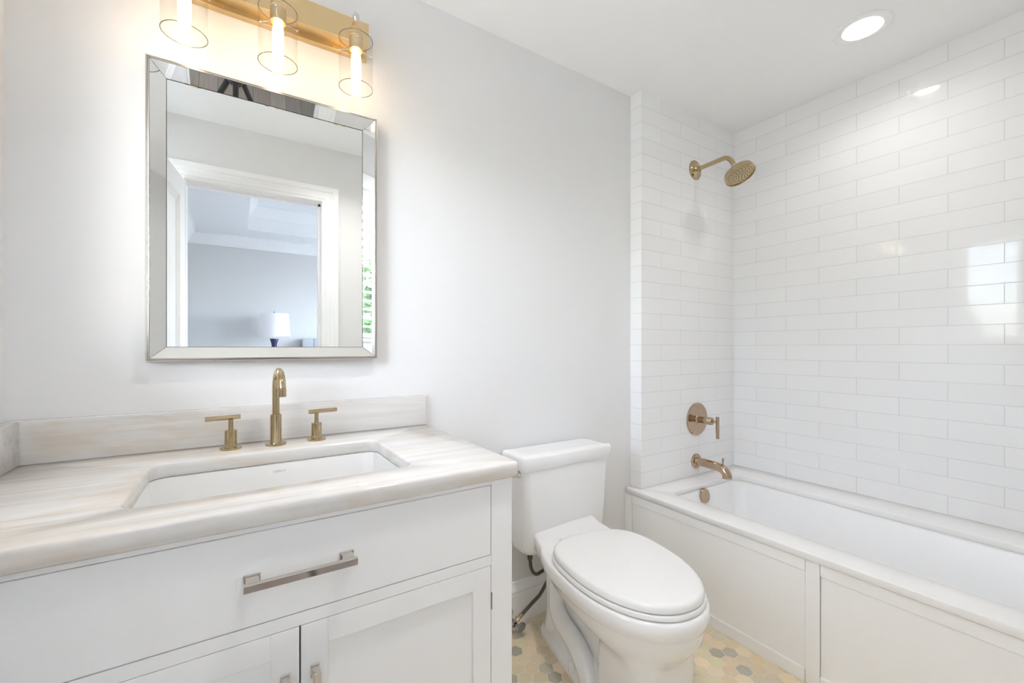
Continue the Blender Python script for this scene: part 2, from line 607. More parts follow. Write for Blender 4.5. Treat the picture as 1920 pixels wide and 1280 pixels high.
# baseboard on the back wall: flat board, bead and cove
prof = [(0, 0), (0.016, 0), (0.016, 0.118), (0.0135, 0.122), (0.0165, 0.130), (0.0165, 0.137), (0.011, 0.146), (0.007, 0.160), (0.0045, 0.168), (0, 0.170)]
struct('baseboard_back', prism(bmesh.new(), prof, (0.60, YB, 0), (1.655, YB, 0), side=(0, -1, 0)), M['trim'],
       'tall white moulded baseboard behind the toilet', 'baseboard')

# door casing: jamb, stops and fluted casing boards on the bathroom side
def casing():
    bm = bmesh.new()
    t = 0.018
    # jamb lining
    box(bm, DX0, DX0 + t, -0.105, YF + 0.004, 0.0, DZ)
    box(bm, DX1 - t, DX1, -0.105, YF + 0.004, 0.0, DZ)
    box(bm, DX0, DX1, -0.105, YF + 0.004, DZ - t, DZ)
    # stops
    box(bm, DX1 - t - 0.014, DX1 - t, -0.075, -0.03, 0.0, DZ - t)
    box(bm, DX0 + t, DX1 - t, -0.075, -0.03, DZ - t - 0.014, DZ - t)
    # fluted casing swept around the opening with mitred corners
    prof = [(0.004, 0), (0.004, 0.009), (0.020, 0.010), (0.022, 0.0145), (0.044, 0.0145), (0.047, 0.012), (0.064, 0.012), (0.068, 0.0195), (0.096, 0.0195), (0.100, 0.016), (0.100, 0)]
    a0, a1, zt = DX0 + t, DX1 - t, DZ - t
    st = [[(a0 - w, YF + d, 0.0) for w, d in prof], [(a0 - w, YF + d, zt + w) for w, d in prof],
          [(a1 + w, YF + d, zt + w) for w, d in prof], [(a1 + w, YF + d, 0.0) for w, d in prof]]
    ring_loft(bm, st)
    # bedroom side casing
    box(bm, DX1 - t, DX1 + 0.08, -0.115, -0.10, 0.0, DZ + 0.08, 0.002, 1)
    box(bm, DX0 - 0.08, DX0 + t, -0.115, -0.10, 0.0, DZ + 0.08, 0.002, 1)
    box(bm, DX0 + t, DX1 - t, -0.115, -0.10, DZ - t, DZ + 0.08, 0.002, 1)
    return bm
struct('trim_1', casing(), M['trim'], 'white stepped casing around the doorway, reflected in the mirror', 'door casing')

# door leaf, folded back into the bathroom: two raised-moulding panels
def door_leaf():
    root = bpy.data.objects.new('door_1', None)
    COL.objects.link(root)
    root.location = (DX0 + 0.018, YF + 0.024, 0.012)
    root.rotation_euler = (0, 0, radians(98))
    S(root, 'white panelled door folded open, reflected at the mirror left edge', 'door')
    Lw, T, Ht = 0.68, 0.035, 2.06
    mw = world_of(root)
    def put(bm, name, m):
        bmesh.ops.transform(bm, matrix=mw, verts=bm.verts)
        return finish(bm, name, m, root)
    bm = bmesh.new()
    st = 0.095
    z = [0.0, 0.20, 0.94, 1.06, Ht - 0.11, Ht]
    box(bm, 0, st, 0, T, 0, Ht, 0.002, 1)
    box(bm, Lw - st, Lw, 0, T, 0, Ht, 0.002, 1)
    for a, b in ((z[0], z[1]), (z[2], z[3]), (z[4], z[5])):
        box(bm, st, Lw - st, 0.0005, T - 0.0005, a, b)
    for a, b in ((z[1], z[2]), (z[3], z[4])):
        box(bm, st, Lw - st, 0.012, T - 0.012, a, b)
        for k, (w, d) in enumerate(((0.012, 0.004), (0.024, 0.0075), (0.034, 0.010))):
            for y0, y1 in ((d, 0.013), (T - 0.013, T - d)):
                box(bm, st, st + w, y0, y1, a, b)
                box(bm, Lw - st - w, Lw - st, y0, y1, a, b)
                box(bm, st, Lw - st, y0, y1, a, a + w)
                box(bm, st, Lw - st, y0, y1, b - w, b)
    put(bm, 'leaf', M['trim'])
    bm = bmesh.new()
    lathe(bm, [(0.026, 0), (0.026, 0.006), (0.010, 0.008), (0.010, 0.03), (0.022, 0.036), (0.026, 0.046), (0.020, 0.056), (0.0, 0.058)], (Lw - 0.06, T, 0.95), (0, 1, 0), 24)
    put(bm, 'knob', M['brass'])
    return root
door_leaf()

# window in the left wall
def window():
    root = bpy.data.objects.new('window_1', None)
    COL.objects.link(root)
    root.location = (XL - 0.07, (WY0 + WY1) / 2, WZ0)
    S(root, 'white framed window in the left wall, seen only in reflections', 'window')
    bm = bmesh.new()
    for a in ((WY0, WY0 + 0.035), (WY1 - 0.035, WY1)):
        box(bm, XL - 0.13, XL - 0.09, a[0], a[1], WZ0, WZ1, 0.002, 1)
    for a in ((WZ0, WZ0 + 0.035), (WZ1 - 0.035, WZ1)):
        box(bm, XL - 0.13, XL - 0.09, WY0, WY1, a[0], a[1], 0.002, 1)
    finish(bm, 'frame', M['trim'], root)
    finish(boxes((XL - 0.113, XL - 0.109, WY0 + 0.034, WY1 - 0.034, WZ0 + 0.034, WZ1 - 0.034)), 'pane', M['pane'], root)
    bm = bmesh.new()
    for a in ((WY0 - 0.07, WY0), (WY1, WY1 + 0.07)):
        box(bm, XL, XL + 0.016, a[0], a[1], WZ0 - 0.02, WZ1 + 0.07, 0.003, 1)
    box(bm, XL, XL + 0.016, WY0, WY1, WZ1, WZ1 + 0.07, 0.003, 1)
    finish(bm, 'casing', M['trim'], root)
    finish(boxes((XL - 0.09, XL + 0.03, WY0 - 0.07, WY1 + 0.07, WZ0 - 0.02, WZ0, 0.003, 1)), 'sill', M['trim'], root)
window()
def blind():
    r = thing('window_blind', 'open white slatted blind hanging in the left wall window', 'blind', (XL - 0.045, 0.65, WZ1))
    a, b = WY0 + 0.006, WY1 - 0.006
    finish(boxes((XL - 0.075, XL - 0.022, a, b, WZ1 - 0.05, WZ1 - 0.002, 0.002, 1)), 'headrail', M['slat'], r)
    bm = bmesh.new()
    zz = WZ1 - 0.085
    while zz > WZ0 + 0.05:
        pr = [(-0.025, -0.004), (-0.012, -0.0005), (0.0, 0.001), (0.012, 0.0008), (0.025, -0.001), (0.025, 0.0015), (0.012, 0.0035), (0, 0.004), (-0.012, 0.0025), (-0.025, -0.0015)]
        prism(bm, pr, (XL - 0.048, a, zz), (XL - 0.048, b, zz), side=(1, 0, 0))
        zz -= 0.0535
    finish(bm, 'slats', M['slat'], r)
    bm = bmesh.new()
    for y in (0.34, 0.65, 0.96):
        for dx in (-0.027, 0.027):
            tube(bm, [(XL - 0.048 + dx, y, WZ0 + 0.02), (XL - 0.048 + dx, y, WZ1 - 0.05)], 0.0011, 6)
    finish(bm, 'ladder_cords', M['slat'], r)
    finish(boxes((XL - 0.074, XL - 0.022, a, b, WZ0 + 0.004, WZ0 + 0.022, 0.002, 1)), 'bottom_rail', M['slat'], r)
blind()

# ------------------------------------------------------------------ bedroom seen in the mirror
BX0, BX1, BY = -0.46, 3.2, -2.96
struct('floor_bedroom', boxes((BX0 - 0.1, BX1 + 0.1, BY - 0.1, -0.10, -0.10, 0.0)), M['wood'],
       'grey brown plank floor of the bedroom, reflected in the mirror bevel', 'floor', False)
struct('wall_far', boxes((BX0 - 0.1, BX1 + 0.1, BY - 0.12, BY, 0.0, ZC)), M['bedpaint'],
       'pale grey bedroom wall behind the lamp, in the mirror', 'wall', False)
struct('wall_far_left', boxes((BX0 - 0.1, BX0, BY, -0.10, 0.0, ZC)), M['bedpaint'],
       'pale grey bedroom side wall left of the doorway reflection', 'wall', False)
struct('wall_far_right', wall_yz(bmesh.new(), BX1, BX1 + 0.1, BY, -0.10, 0.0, ZC, -2.3, -0.8, 0.8, 2.1), M['bedpaint'],
       'pale grey bedroom wall with an added window opening', 'wall', False)
bm = bmesh.new()  # window added to let light into the bedroom
for a in ((-2.3, -2.26), (-0.84, -0.8), (-1.57, -1.53)):
    box(bm, BX1 + 0.02, BX1 + 0.06, a[0], a[1], 0.8, 2.1)
for a in ((0.8, 0.84), (2.06, 2.1)):
    box(bm, BX1 + 0.02, BX1 + 0.06, -2.3, -0.8, a[0], a[1])
struct('added_window', bm, M['trim'], 'added white window frame in the unseen bedroom side wall', 'window')
# tray ceiling
TX, TY, TH = 0.107, -2.50, 0.26
bm = bmesh.new()
box(bm, BX0 - 0.1, TX, BY - 0.1, -0.12, ZC, ZC + 0.30)
box(bm, TX, BX1 + 0.1, BY - 0.1, TY, ZC, ZC + 0.30)
box(bm, TX, BX1 + 0.1, -0.55, -0.12, ZC, ZC + 0.30)
box(bm, 2.75, BX1 + 0.1, TY, -0.55, ZC, ZC + 0.30)
box(bm, TX, 2.75, TY, -0.55, ZC + TH, ZC + 0.36)
struct('ceiling_bedroom', bm, M['bedceil'], 'tray ceiling of the bedroom, reflected in the mirror', 'ceiling', False)
cr = [(0, -0.12), (0.010, -0.12), (0.014, -0.105), (0.030, -0.085), (0.055, -0.045), (0.075, -0.028), (0.082, -0.014), (0.092, -0.012), (0.092, 0), (0, 0)]
bm = bmesh.new()
prism(bm, cr, (BX0, BY, ZC), (BX1, BY, ZC), side=(0, 1, 0))
prism(bm, cr, (BX0, BY, ZC), (BX0, -0.10, ZC), side=(1, 0, 0))
struct('trim_2', bm, M['bedceil'], 'crown moulding along the bedroom walls in the mirror', 'crown moulding')
bm = bmesh.new()
prism(bm, cr, (TX, TY, ZC + TH), (2.75, TY, ZC + TH), side=(0, 1, 0))
prism(bm, cr, (TX, TY, ZC + TH), (TX, -0.55, ZC + TH), side=(1, 0, 0))
struct('trim_3', bm, M['bedceil'], 'crown moulding inside the tray ceiling recess in the mirror', 'crown moulding')

def bedroom_things():
    nx, ny = 0.375, -2.68
    r = thing('nightstand', 'dark wooden nightstand under the navy lamp in the bedroom', 'nightstand', (nx, ny, 0))
    bm = boxes((nx - 0.24, nx + 0.24, ny - 0.21, ny + 0.19, 0.14, 0.74, 0.004, 1))
    finish(bm, 'body', M['nightwood'], r)
    finish(boxes((nx - 0.26, nx + 0.26, ny - 0.22, ny + 0.21, 0.74, 0.765, 0.004, 2)), 'top', M['nightwood'], r)
    for k in range(2):
        d = finish(boxes((nx - 0.22, nx + 0.22, ny + 0.19, ny + 0.205, 0.17 + 0.28 * k, 0.43 + 0.28 * k, 0.003, 1)), 'drawer', M['nightwood'], r)
        finish(lathe(bmesh.new(), [(0.006, 0), (0.006, 0.012), (0.014, 0.018), (0.012, 0.026), (0, 0.028)], (nx, ny + 0.205, 0.30 + 0.28 * k), (0, 1, 0), 16), 'knob', M['nickel'], d)
    for sx in (-1, 1):
        for sy in (-1, 1):
            finish(boxes((nx + sx * 0.21 - 0.02, nx + sx * 0.21 + 0.02, ny - 0.01 + sy * 0.17 - 0.02, ny - 0.01 + sy * 0.17 + 0.02, 0, 0.14)), 'leg', M['nightwood'], r)
    r = thing('table_lamp', 'navy table lamp with white drum shade, reflected in the mirror', 'lamp', (nx, ny, 0.765))
    c = (nx, ny, 0.765)
    prof = [(0.07, 0), (0.07, 0.015), (0.035, 0.03), (0.055, 0.10), (0.066, 0.17), (0.060, 0.23), (0.036, 0.33), (0.026, 0.39), (0.029, 0.43), (0.045, 0.487), (0.044, 0.493), (0.0, 0.494)]
    finish(lathe(bmesh.new(), prof, c, n=40), 'base', M['navy'], r)
    finish(tube(bmesh.new(), [(nx, ny, 1.255), (nx, ny, 1.555)], 0.006), 'stem', M['chrome'], r)
    bm = bmesh.new()
    z0, z1 = 1.28, 1.545
    lathe(bm, [(0.168, z0), (0.150, z1), (0.147, z1), (0.165, z0), (0.168, z0)], (nx, ny, 0), n=56, cap0=False, cap1=False)
    sh = finish(bm, 'lamp_shade', M['linen'], r)
    bm = bmesh.new()
    for k in range(3):
        a = 2 * pi * k / 3
        tube(bm, [(nx, ny, z1 - 0.012), (nx + 0.149 * cos(a), ny + 0.149 * sin(a), z1 - 0.012)], 0.002, 8)
    finish(bm, 'shade_spider', M['chrome'], sh)
    finish(lathe(bmesh.new(), [(0.004, 0), (0.009, 0.008), (0.009, 0.016), (0.0, 0.022)], (nx, ny, 1.555), n=16), 'finial', M['chrome'], r)
    r = thing('bed', 'grey upholstered bed headboard beside the lamp in the mirror', 'bed', (1.65, -2.0, 0))
    hx0, hx1 = 0.685, 2.50
    bm = boxes((hx0, hx1, BY + 0.02, BY + 0.08, 0.06, 1.26, 0.012, 3))
    bor = finish(bm, 'headboard', M['grey'], r)
    bm = bmesh.new()
    box(bm, hx0, hx0 + 0.13, BY + 0.06, BY + 0.125, 0.08, 1.268, 0.014, 3)
    box(bm, hx1 - 0.13, hx1, BY + 0.06, BY + 0.125, 0.08, 1.268, 0.014, 3)
    box(bm, hx0 + 0.13, hx1 - 0.13, BY + 0.06, BY + 0.125, 1.15, 1.268, 0.014, 3)
    finish(bm, 'headboard_border', M['grey'], r)
    finish(boxes((hx0 + 0.06, hx1 - 0.06, BY + 0.125, -0.95, 0.10, 0.36, 0.01, 2)), 'bed_frame', M['grey'], r)
    finish(boxes((hx0 + 0.08, hx1 - 0.08, BY + 0.135, -0.96, 0.36, 0.62, 0.06, 4)), 'mattress', M['linen'], r)
    for x in (hx0 + 0.12, hx1 - 0.12):
        for y in (BY + 0.2, -1.05):
            finish(lathe(bmesh.new(), [(0.02, 0), (0.028, 0.10)], (x, y, 0), n=16), 'leg', M['nightwood'], r)
    for i, (x, lb) in enumerate(((1.13, 'white pillow at the lamp side of the bed'), (2.02, 'white pillow at the far side of the bed'))):
        bm = bmesh.new()
        rings = []
        for k in range(9):
            t = -1 + 2 * k / 8
            q = max(0.05, (1 - abs(t) ** 3)) ** 0.5
            pts = rrect(x - 0.34, x + 0.34, -0.105 * q, 0.105 * q, 0.10 * q, 5)
            rings.append([(px, BY + 0.33 + py - t * 0.10, 0.85 + t * 0.215) for px, py in pts])
        ring_loft(bm, rings)
        tag(finish(bm, 'pillow', M['linen'], angle=80), lb, 'pillow', 'pillows on the bed')
bedroom_things()

# photographer's tripod: its black legs show in the mirror bevel and the drawer pull
def tripod():
    r = thing('tripod', 'black camera tripod in the doorway, reflected in the drawer pull', 'tripod', (0.0, -0.06, 0))
    finish(tube(bmesh.new(), [(0, -0.06, 0.52), (0, -0.06, 1.0)], 0.014), 'column', M['black'], r)
    bm = lathe(bmesh.new(), [(0.03, 0.86), (0.042, 0.88), (0.042, 0.93), (0.02, 0.95), (0.022, 1.0), (0.03, 1.01), (0.03, 1.04), (0.0, 1.045)], (0, -0.06, 0), n=28)
    finish(bm, 'head', M['black'], r)
    for k in range(3):
        a = radians(90 + 120 * k)
        e = (0.40 * cos(a) if k else 0.0, -0.06 + 0.34 * sin(a), 0.012)
        s = (0.03 * cos(a), -0.06 + 0.03 * sin(a), 0.90)
        lg = finish(tube(bmesh.new(), [s, [s[i] * .5 + e[i] * .5 for i in range(3)], [s[i] * .48 + e[i] * .52 for i in range(3)], e], [0.016, 0.016, 0.012, 0.011]), 'leg', M['black'], r)
        finish(lathe(bmesh.new(), [(0.010, 0), (0.016, 0.006), (0.014, 0.03), (0.0, 0.034)], (e[0], e[1], 0), n=16), 'foot', M['black'], lg)
tripod()

# ------------------------------------------------------------------ outdoors, glimpsed in reflections
struct('ground', boxes((-40, XL - 0.16, -25, 25, -0.4, -0.3)), M['pale_ground'], 'pale bounce ground outside the left window', 'ground', False)  # ground made pale to reflect daylight up through the window
def trees():
    random.seed(4)
    spots = [(-6.2, -5.6, 3.2, 1.3, 'tall rounded tree outside, farthest from the tub side'),
             (-7.5, -3.2, 2.7, 1.2, 'medium green tree outside, beside the tall rounded one'),
             (-8.0, 0.2, 2.9, 1.3, 'broad green tree outside, facing the bathroom window'),
             (-9.0, 3.6, 2.5, 1.2, 'small green tree outside, beyond the broad one')]
    for x, y, h, w, lb in spots:
        r = thing('garden_tree', lb, 'tree', (x, y, -0.3), 'trees outside the window')
        finish(tube(bmesh.new(), [(x, y, -0.3), (x + 0.04, y, 0.4), (x, y + 0.03, 1.4)], [0.10, 0.08, 0.05], 10), 'trunk', M['bark'], r)
        bm = bmesh.new()
        for _ in range(2600):
            while True:
                p = Vector((random.uniform(-1, 1), random.uniform(-1, 1), random.uniform(-1, 1)))
                if 0.25 < p.length < 1: break
            c = Vector((x, y, h * 0.58)) + Vector((p.x * w, p.y * w, p.z * h * 0.50))
            n = Vector((random.gauss(0, 1), random.gauss(0, 1), random.gauss(0, 1))).normalized()
            u = n.orthogonal().normalized(); v = n.cross(u)
            s = random.uniform(0.09, 0.17)
            vs = [bm.verts.new(c + u * a * s + v * b * s * 0.55) for a, b in ((-1, 0), (0, -1), (1, 0), (0, 1))]
            bm.faces.new(vs)
        me = finish(bm, 'foliage', M['leaf'], r, smooth=False)
trees()

# ------------------------------------------------------------------ vanity
CT = 0.874            # counter top height
def vanity():
    yf = 0.900
    r = thing('vanity_cabinet', 'white painted vanity cabinet under the marble countertop', 'cabinet', (0.06, 1.2, 0))
    x0, x1, ib = -0.375, 0.579, 0.837
    dl, dr, mid = -0.3145, 0.5198, 0.1026
    # carcass: face frame with real openings, sides, filler to the wall
    bm = bmesh.new()
    T = 0.020
    box(bm, dr, x1, yf, yf + T, 0.0, ib, 0.0012, 1)                 # right stile
    box(bm, x0, dl, yf, yf + T, 0.0, ib, 0.0012, 1)                 # left stile
    box(bm, dl, dr, yf, yf + T, 0.8255, ib)                         # top rail
    box(bm, dl, dr, yf, yf + T, 0.6315, 0.6555)                     # mid rail
    box(bm, dl, dr, yf, yf + T, 0.10, 0.155)                        # bottom rail
    box(bm, x1 - 0.018, x1, yf + T, YB - 0.001, 0.0, ib)            # right side
    box(bm, x0, x0 + 0.018, yf + T, YB - 0.001, 0.0, ib)            # left side
    box(bm, x0 + 0.018, x1 - 0.018, yf + T, YB - 0.001, 0.10, 0.118)
    box(bm, x0 + 0.018, x1 - 0.018, 1.50, YB - 0.001, 0.118, 0.60)
    box(bm, x0 + 0.018, x1 - 0.018, yf + 0.07, yf + 0.085, 0.0, 0.10)
    box(bm, XL + 0.001, x0, yf + 0.004, yf + 0.022, 0.0, ib)        # filler strip
    finish(bm, 'body', M['cab'], r)
    # dark sheet painting in the shade seen through the gaps
    bm = boxes((dl - 0.004, dr + 0.004, yf + T + 0.003, yf + T + 0.007, 0.12, 0.834))
    finish(bm, 'gap_shade_sheet', M['dark'], r)
    g = 0.0016
    d = finish(boxes((dl + g, dr - g, yf, yf + 0.019, 0.6555 + g, 0.8255 - g, 0.001, 1)), 'drawer', M['cab'], r)
    # flat bar pull on two square posts with stepped rosettes
    bm = bmesh.new()
    for px in (0.0245, 0.186):
        box(bm, px - 0.0135, px + 0.0135, yf - 0.0035, yf, 0.7325, 0.7515, 0.001, 1)
        box(bm, px - 0.0105, px + 0.0105, yf - 0.028, yf - 0.0035, 0.735, 0.749, 0.001, 1)
    box(bm, 0.0105, 0.2005, yf - 0.037, yf - 0.026, 0.7345, 0.7485, 0.0012, 1)
    h = finish(bm, 'handle', M['nickel'], d)
    h['label'] = 'polished nickel bar pull'
    z0, z1 = 0.155, 0.6315
    for a, b, side in ((dl, mid, 1), (mid, dr, -1)):
        a += g; b -= g
        st = 0.0475
        bm = bmesh.new()
        zt, zb = z1 - g, z0 + g
        box(bm, a, a + st, yf, yf + 0.019, zb, zt, 0.0007, 1)
        box(bm, b - st, b, yf, yf + 0.019, zb, zt, 0.0007, 1)
        box(bm, a + st, b - st, yf, yf + 0.019, zt - st, zt, 0.0007, 1)
        box(bm, a + st, b - st, yf, yf + 0.019, zb, zb + st, 0.0007, 1)
        box(bm, a + st - 0.005, b - st + 0.005, yf + 0.008, yf + 0.017, zb + st - 0.005, zt - st + 0.005)
        d = finish(bm, 'door', M['cab'], r)
        hx = (b - st / 2) if side == 1 else (a + st / 2)
        bm = bmesh.new()
        for zz in (0.415, 0.537):
            box(bm, hx - 0.008, hx + 0.008, yf - 0.003, yf, zz - 0.013, zz + 0.013, 0.001, 1)
            box(bm, hx - 0.006, hx + 0.006, yf - 0.026, yf - 0.003, zz - 0.0095, zz + 0.0095, 0.001, 1)
        box(bm, hx - 0.006, hx + 0.006, yf - 0.035, yf - 0.025, 0.400, 0.552, 0.001, 1)
        hd = finish(bm, 'handle', M['nickel'], d)
        hd['label'] = 'polished nickel bar pull'
        ex = dl if side == 1 else dr
        for zz in (0.545, 0.235):
            hh = finish(tube(bmesh.new(), [(ex, yf - 0.0005, zz - 0.02), (ex, yf - 0.0005, zz + 0.02)], 0.0018, 10), 'hinge', M['darkchrome'], d)
vanity()

SX0, SX1, SY0, SY1 = -0.170, 0.3595, 1.000, 1.344
def countertop():
    r = thing('vanity_countertop', 'white marble countertop with beige veins on the vanity', 'countertop', (0.06, 1.2, 0.837))
    bm = bmesh.new()
    x0, x1, y0, y1 = XL + 0.001, 0.5925, 0.885, YB - 0.001
    outer = [(x1 - 0.012, y0), (x1 - 0.0035, y0 + 0.0035), (x1, y0 + 0.012), (x1, y1), (x0, y1), (x0, y0)]
    hole = rrect(SX0, SX1, SY0, SY1, 0.035, 8)
    slab_with_hole(bm, outer, hole, CT - 0.037, CT, 0.006)
    finish(bm, 'slab', M['marble'], r, angle=50)
    o = finish(boxes((XL + 0.002, 0.588, YB - 0.021, YB - 0.001, CT, CT + 0.1065, 0.0015, 2)), 'backsplash', M['marble'])
    tag(o, 'long low marble backsplash strip standing behind the brass faucet', 'backsplash')
    o = finish(boxes((XL + 0.001, XL + 0.0325, 0.89, YB - 0.0215, CT, CT + 0.1065, 0.0015, 2)), 'side_splash', M['marble'])
    tag(o, 'short marble splash strip against the wall at the counter left end', 'backsplash')
countertop()

def sink():
    r = thing('undermount_sink', 'white rectangular undermount sink basin in the marble counter', 'sink', (0.095, 1.17, 0.69))
    zt = CT - 0.0375
    bm = bmesh.new()
    rings = []
    def rr(o, z, rad): return [(x, y, z) for x, y in rrect(SX0 - o, SX1 + o, SY0 - o, SY1 + o, rad, 8)]
    rings.append(rr(0.030, zt - 0.012, 0.05))
    rings.append(rr(0.030, zt, 0.05))
    rings.append(rr(0.004, zt, 0.036))
    rings.append(rr(0.002, zt - 0.006, 0.036))
    rings.append(rr(-0.004, zt - 0.07, 0.042))
    rings.append(rr(-0.014, zt - 0.115, 0.05))
    rings.append(rr(-0.034, zt - 0.138, 0.06))
    rings.append(rr(-0.075, zt - 0.146, 0.06))
    rings.append(rr(-0.140, zt - 0.150, 0.025))
    ring_loft(bm, rings, cap0=False, cap1=True)
    rings = [rr(0.030, zt - 0.012, 0.05), rr(0.014, zt - 0.02, 0.05), rr(0.010, zt - 0.11, 0.05), rr(-0.02, zt - 0.155, 0.06), rr(-0.12, zt - 0.162, 0.03)]
    ring_loft(bm, rings, cap0=False, cap1=True)
    finish(bm, 'basin', M['sinkware'], r, angle=45)
    bm = lathe(bmesh.new(), [(0.034, 0.0), (0.034, 0.003), (0.028, 0.0045), (0.024, 0.003), (0.0, 0.0028)], (0.095, 1.172, zt - 0.1502), n=32)
    finish(bm, 'drain', M['brass'], r)
    # maker's lettering printed on the back wall of the basin
    cu = bpy.data.curves.new('lettering', 'FONT')
    cu.body = 'KOHLER'
    cu.size = 0.0066
    cu.space_character = 1.35
    cu.extrude = 0.0002
    cu.align_x = 'CENTER'
    to = bpy.data.objects.new('lettering', cu)
    COL.objects.link(to)
    dg = bpy.context.evaluated_depsgraph_get()
    me = bpy.data.meshes.new_from_object(to.evaluated_get(dg))
    bpy.data.objects.remove(to)
    me.transform(Matrix.Translation((0.1015, SY1 - 0.0012, zt - 0.022)) @ Matrix.Rotation(pi / 2, 4, 'X') @ Matrix.Rotation(0, 4, 'Z'))
    me.transform(world_of(r).inverted())
    me.materials.clear()
    me.materials.append(M['stamp'])
    lo = bpy.data.objects.new('lettering', me)
    COL.objects.link(lo)
    lo.parent = r
    lo['label'] = 'small grey printed maker name'
sink()

def faucet():
    r = thing('faucet', 'brass widespread faucet with gooseneck spout behind the sink', 'faucet', (0.0985, 1.425, CT))
    fx, fy = 0.0985, 1.425
    bm = lathe(bmesh.new(), [(0.0275, 0), (0.0275, 0.004), (0.0262, 0.0055), (0.0155, 0.0055), (0.0148, 0.007), (0.0148, 0.0875), (0.0138, 0.0885), (0.0100, 0.0885)], (fx, fy, CT), n=40)
    body = finish(bm, 'spout_body', M['brass'], r)
    R, dx, zs = 0.055, 0.0075, 0.1605
    path = [(fx, fy, CT + 0.085), (fx, fy, CT + 0.13), (fx, fy, CT + zs)]
    for k in range(1, 19):
        a = pi * k / 18
        q = (1 - cos(a)) / 2
        path.append((fx + dx * q, fy - R + R * cos(a), CT + zs + R * sin(a)))
    ex, ey = fx + dx, fy - 2 * R
    finish(tube(bmesh.new(), path, 0.0097, 24), 'spout', M['brass'], r)
    finish(lathe(bmesh.new(), [(0.0097, 0.013), (0.0097, 0.0115), (0.0090, 0.0110), (0.0090, 0.0104), (0.0102, 0.0100), (0.0102, -0.0105), (0.0094, -0.0115), (0.0075, -0.010), (0, -0.010)], (ex, ey, CT + zs), n=28), 'aerator', M['brass'], r)
    for hx, sgn in ((-0.0115, -1), (0.2085, 1)):
        hy = 1.433
        bm = lathe(bmesh.new(), [(0.0265, 0), (0.0265, 0.004), (0.025, 0.0055), (0.016, 0.0055), (0.0148, 0.007), (0.0148, 0.0515), (0.0140, 0.0525), (0.0, 0.0525)], (hx, hy, CT), n=36)
        hb = finish(bm, 'handle_base', M['brass'], r)
        bm = bmesh.new()
        lathe(bm, [(0.0065, 0.0525), (0.0062, 0.056), (0.0058, 0.083)], (hx, hy, CT), n=20)
        tube(bm, [(hx - 0.0225 * (1 if sgn > 0 else 2.62), hy - 0.006, CT + 0.0875), (hx + 0.0225 * (2.62 if sgn > 0 else 1), hy + 0.006, CT + 0.0875)], 0.0064, 20)
        finish(bm, 'lever', M['brass'], hb)
faucet()

# ------------------------------------------------------------------ mirror with bevelled mirrored border
def mirror():
    x0, x1, z0, z1 = -0.2015, 0.4060, H - 0.0385, H + 0.7770     # outside of the metal frame (front edge)
    ix0, ix1, iz0, iz1 = -0.1600, 0.3620, H + 0.0005, H + 0.7350
    yF, yI = 1.478, 1.500
    r = thing('wall_mirror', 'wall mirror with silver edged glass border hanging above the faucet', 'mirror', (0.10, YB, H - 0.04))
    finish(boxes((x0 + 0.012, x1 - 0.012, 1.5035, YB - 0.0005, z0 + 0.012, z1 - 0.012)), 'backing', M['dark'], r)
    # metal edge: two reeded steps mitred around
    def ringprof(bm, prof):
        """prof: (inset from the outside, y)"""
        rings = []
        for ins, y in prof:
            rings.append([(x0 + ins, y, z0 + ins), (x1 - ins, y, z0 + ins), (x1 - ins, y, z1 - ins), (x0 + ins, y, z1 - ins)])
        rings.append(rings[0])
        return ring_loft(bm, rings, False, False)
    bm = ringprof(bmesh.new(), [(0.0, YB - 0.001), (0.0, 1.4795), (0.0015, 1.4775), (0.0032, 1.4775), (0.0042, 1.4795), (0.0052, 1.4775), (0.0078, 1.4770), (0.0085, 1.480), (0.0085, YB - 0.001)])
    finish(bm, 'frame', M['frame'], r)
    q = 0.0085
    ox0, ox1, oz0, oz1 = x0 + q, x1 - q, z0 + q, z1 - q
    e = 0.0008
    quads = [[(ox0, oz0), (ox1, oz0), (ix1, iz0), (ix0, iz0)], [(ox1, oz0), (ox1, oz1), (ix1, iz1), (ix1, iz0)],
             [(ox1, oz1), (ox0, oz1), (ix0, iz1), (ix1, iz1)], [(ox0, oz1), (ox0, oz0), (ix0, iz0), (ix0, iz1)]]
    for qd in quads:
        c = (sum(p[0] for p in qd) / 4, sum(p[1] for p in qd) / 4)
        fr, bk = [], []
        for i, (x, z) in enumerate(qd):
            x += (c[0] - x) * 0.002; z += (c[1] - z) * 0.002
            y = 1.4785 if i < 2 else yI - 0.0015
            fr.append((x, y, z)); bk.append((x, y + 0.003, z))
        finish(ring_loft(bmesh.new(), [fr, bk]), 'bevelled_strip', M['mirror'], r, smooth=False)
    finish(boxes((ix0 + 0.0012, ix1 - 0.0012, yI, yI + 0.003, iz0 + 0.0012, iz1 - 0.0016)), 'mirror_glass', M['mirror'], r, smooth=False)
mirror()

